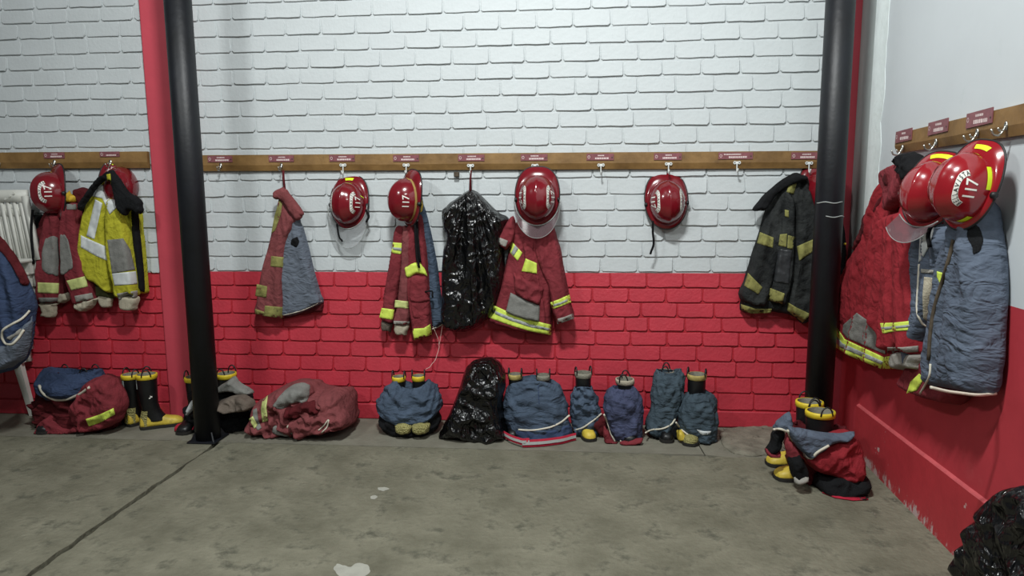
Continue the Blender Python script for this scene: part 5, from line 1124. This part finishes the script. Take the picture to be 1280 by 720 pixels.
panel('fold', [(358, 508), (375, 500), (395, 500), (404, 510), (398, 522), (375, 522), (360, 520)], 'maroon_dark', t, back(-0.42), 0.0, 0.08, 0.05, fold=0.04, fs=15)
J = bvh([a, c, d_])
decal('elbow_patch', [(341, 508), (347, 498), (356, 488), (366, 481), (377, 478), (387, 481), (387, 492), (382, 503), (366, 504), (352, 511)], 'grey_patch', c, J, 0.006, smooth=True, label='large grey patch')
decal('reflective_band', [(328, 500), (335, 494), (333, 508), (335, 526), (328, 528), (326, 512)], 'lime_pale', c, J, 0.008)
decal('reflective_band', [(311, 524), (316, 520), (322, 531), (318, 536)], 'lime_pale', c, J, 0.008)
decal('sleeve_end', [(316, 512), (321, 510), (323, 525), (327, 535), (322, 538), (316, 528)], 'grey_patch', c, J, 0.006)
panel('cuff', [(340, 532), (350, 528), (365, 530), (369, 540), (362, 546), (350, 545), (341, 541)], 'grey_patch', t, back(-0.44), 0.0, 0.06, 0.04, fold=0.006)
panel('cuff_edge', [(358, 531), (366, 530), (369, 538), (364, 542), (361, 540), (364, 535), (359, 536)], 'piping', t, back(-0.50), 0.0, 0.02, 0.01, fold=0.002, fine=0.001)
seam('piping', [(398, 538), (405, 532), (411, 524), (409, 534), (402, 541)], 0.005, 'piping', d_, [d_, a], 0.004)

# ================================================================ CHAIRS WITH A JACKET AT THE LEFT EDGE
def chair(z, k_, label, legs):
    X0, Y0 = -4.405+0.030*k_, -0.30-0.012*k_
    t = thing('plastic_chair', (X0, Y0, z), label, 'chair', 'stacked white plastic chairs'); m_ = 'chair_plastic'; w2 = 0.23
    o = mk('seat', *boxm(X0-w2, X0+w2, Y0-0.20, Y0+0.18, z+0.415, z+0.44), m_, t, smooth=False); bevel(o, 0.01)
    def bp(k, s): return np.array([X0+s+0.08*(1-k)+0.055, Y0+0.17+0.03*k, z+0.43+0.46*k])
    for s in (-0.21, 0.13): mk('back_post', *ribbonm([bp(k, s) for k in (0, .5, 1)], (1, 0, 0), 0.04, 0.03), m_, t)
    mk('top_rail', *ribbonm([bp(1, s)+np.array([0, 0, 0.0]) for s in (-.23, -.1, .04, 0.15)], (0, 0, 1), 0.09, 0.028), m_, t)
    for i in range(6): mk('slat', *ribbonm([bp(k, -0.165+i*0.05) for k in (0, .5, 1)], (1, 0, 0), 0.024, 0.016), m_, t)
    for i in range(3):
        c = bp(1.0, 0.06-0.035*i)+np.array([0, -0.016, 0.02-0.02*i]); V = [tuple(c+np.array([0.008*math.cos(a*.785), -0.006*h_, 0.008*math.sin(a*.785)])) for h_ in (0, 1) for a in range(8)]
        mk('stud', V, [tuple(range(8, 16)), tuple(range(7, -1, -1))]+[(a, (a+1) % 8, 8+(a+1) % 8, 8+a) for a in range(8)], m_, t, smooth=False)
    for sx in (-1, 1):
        for y, dy in ((Y0-.17, -.04), (Y0+.15, .03)):
            z1 = z if legs else z+0.33
            V = []
            for zz, k, r_ in ((z+0.42, 0, .03), (z1, 1 if legs else .2, .02)):
                cx = X0+sx*(0.19+0.05*k); cy = y+dy*k
                for ax, ay in ((-1, -1), (1, -1), (1, 1), (-1, 1)): V.append((cx+ax*r_, cy+ay*r_*.7, zz))
            mk('leg', V, [(0, 3, 2, 1), (4, 5, 6, 7), (0, 1, 5, 4), (1, 2, 6, 5), (2, 3, 7, 6), (3, 0, 4, 7)], m_, t, smooth=False)
for k in range(9):
    chair(0.098*k, k, ('bottom', 'second', 'third', 'fourth', 'fifth', 'sixth', 'seventh', 'eighth', 'topmost')[k]+' white plastic chair of the stack at the left edge'+(', counted from the floor' if k else ', legs on the floor'), k == 0)
plj = back(-0.70)
t = thing('draped_jacket', plj.at(-10, 400), 'navy-lined jacket draped over the stacked white chairs at the left edge', 'jacket')
a = panel('lining', [(-60, 300), (-20, 296), (0, 308), (12, 322), (24, 345), (34, 368), (38, 384), (36, 400), (33, 425), (28, 448), (15, 462), (-10, 470), (-60, 472)], 'lining_navy', t, plj, 0.0, 0.12, 0.08, hang=(-10, 285), fold=0.02)
panel('shell_edge', [(-10, 290), (2, 300), (14, 316), (26, 336), (33, 352), (30, 358), (20, 338), (8, 320), (-8, 306)], 'maroon_dark', t, plj, 0.02, 0.05, 0.03, fold=0.006)
b = panel('lower_lining', [(-60, 418), (0, 424), (12, 430), (30, 408), (35, 396), (33, 425), (27, 448), (12, 460), (-10, 466), (-60, 468)], 'lining_grey', t, plj, 0.05, 0.09, 0.05, fold=0.012)
seam('piping', [(37, 388), (28, 398), (14, 406), (4, 412), (2, 420), (6, 429), (14, 431), (22, 424), (30, 412)], 0.008, 'piping', b, [b, a], 0.004)
panel('pocket_tab', [(9, 420), (18, 416), (24, 411), (24, 418), (14, 426), (10, 425)], 'cuff_grey', b, plj, 0.12, 0.03, 0.02, fold=0.003)
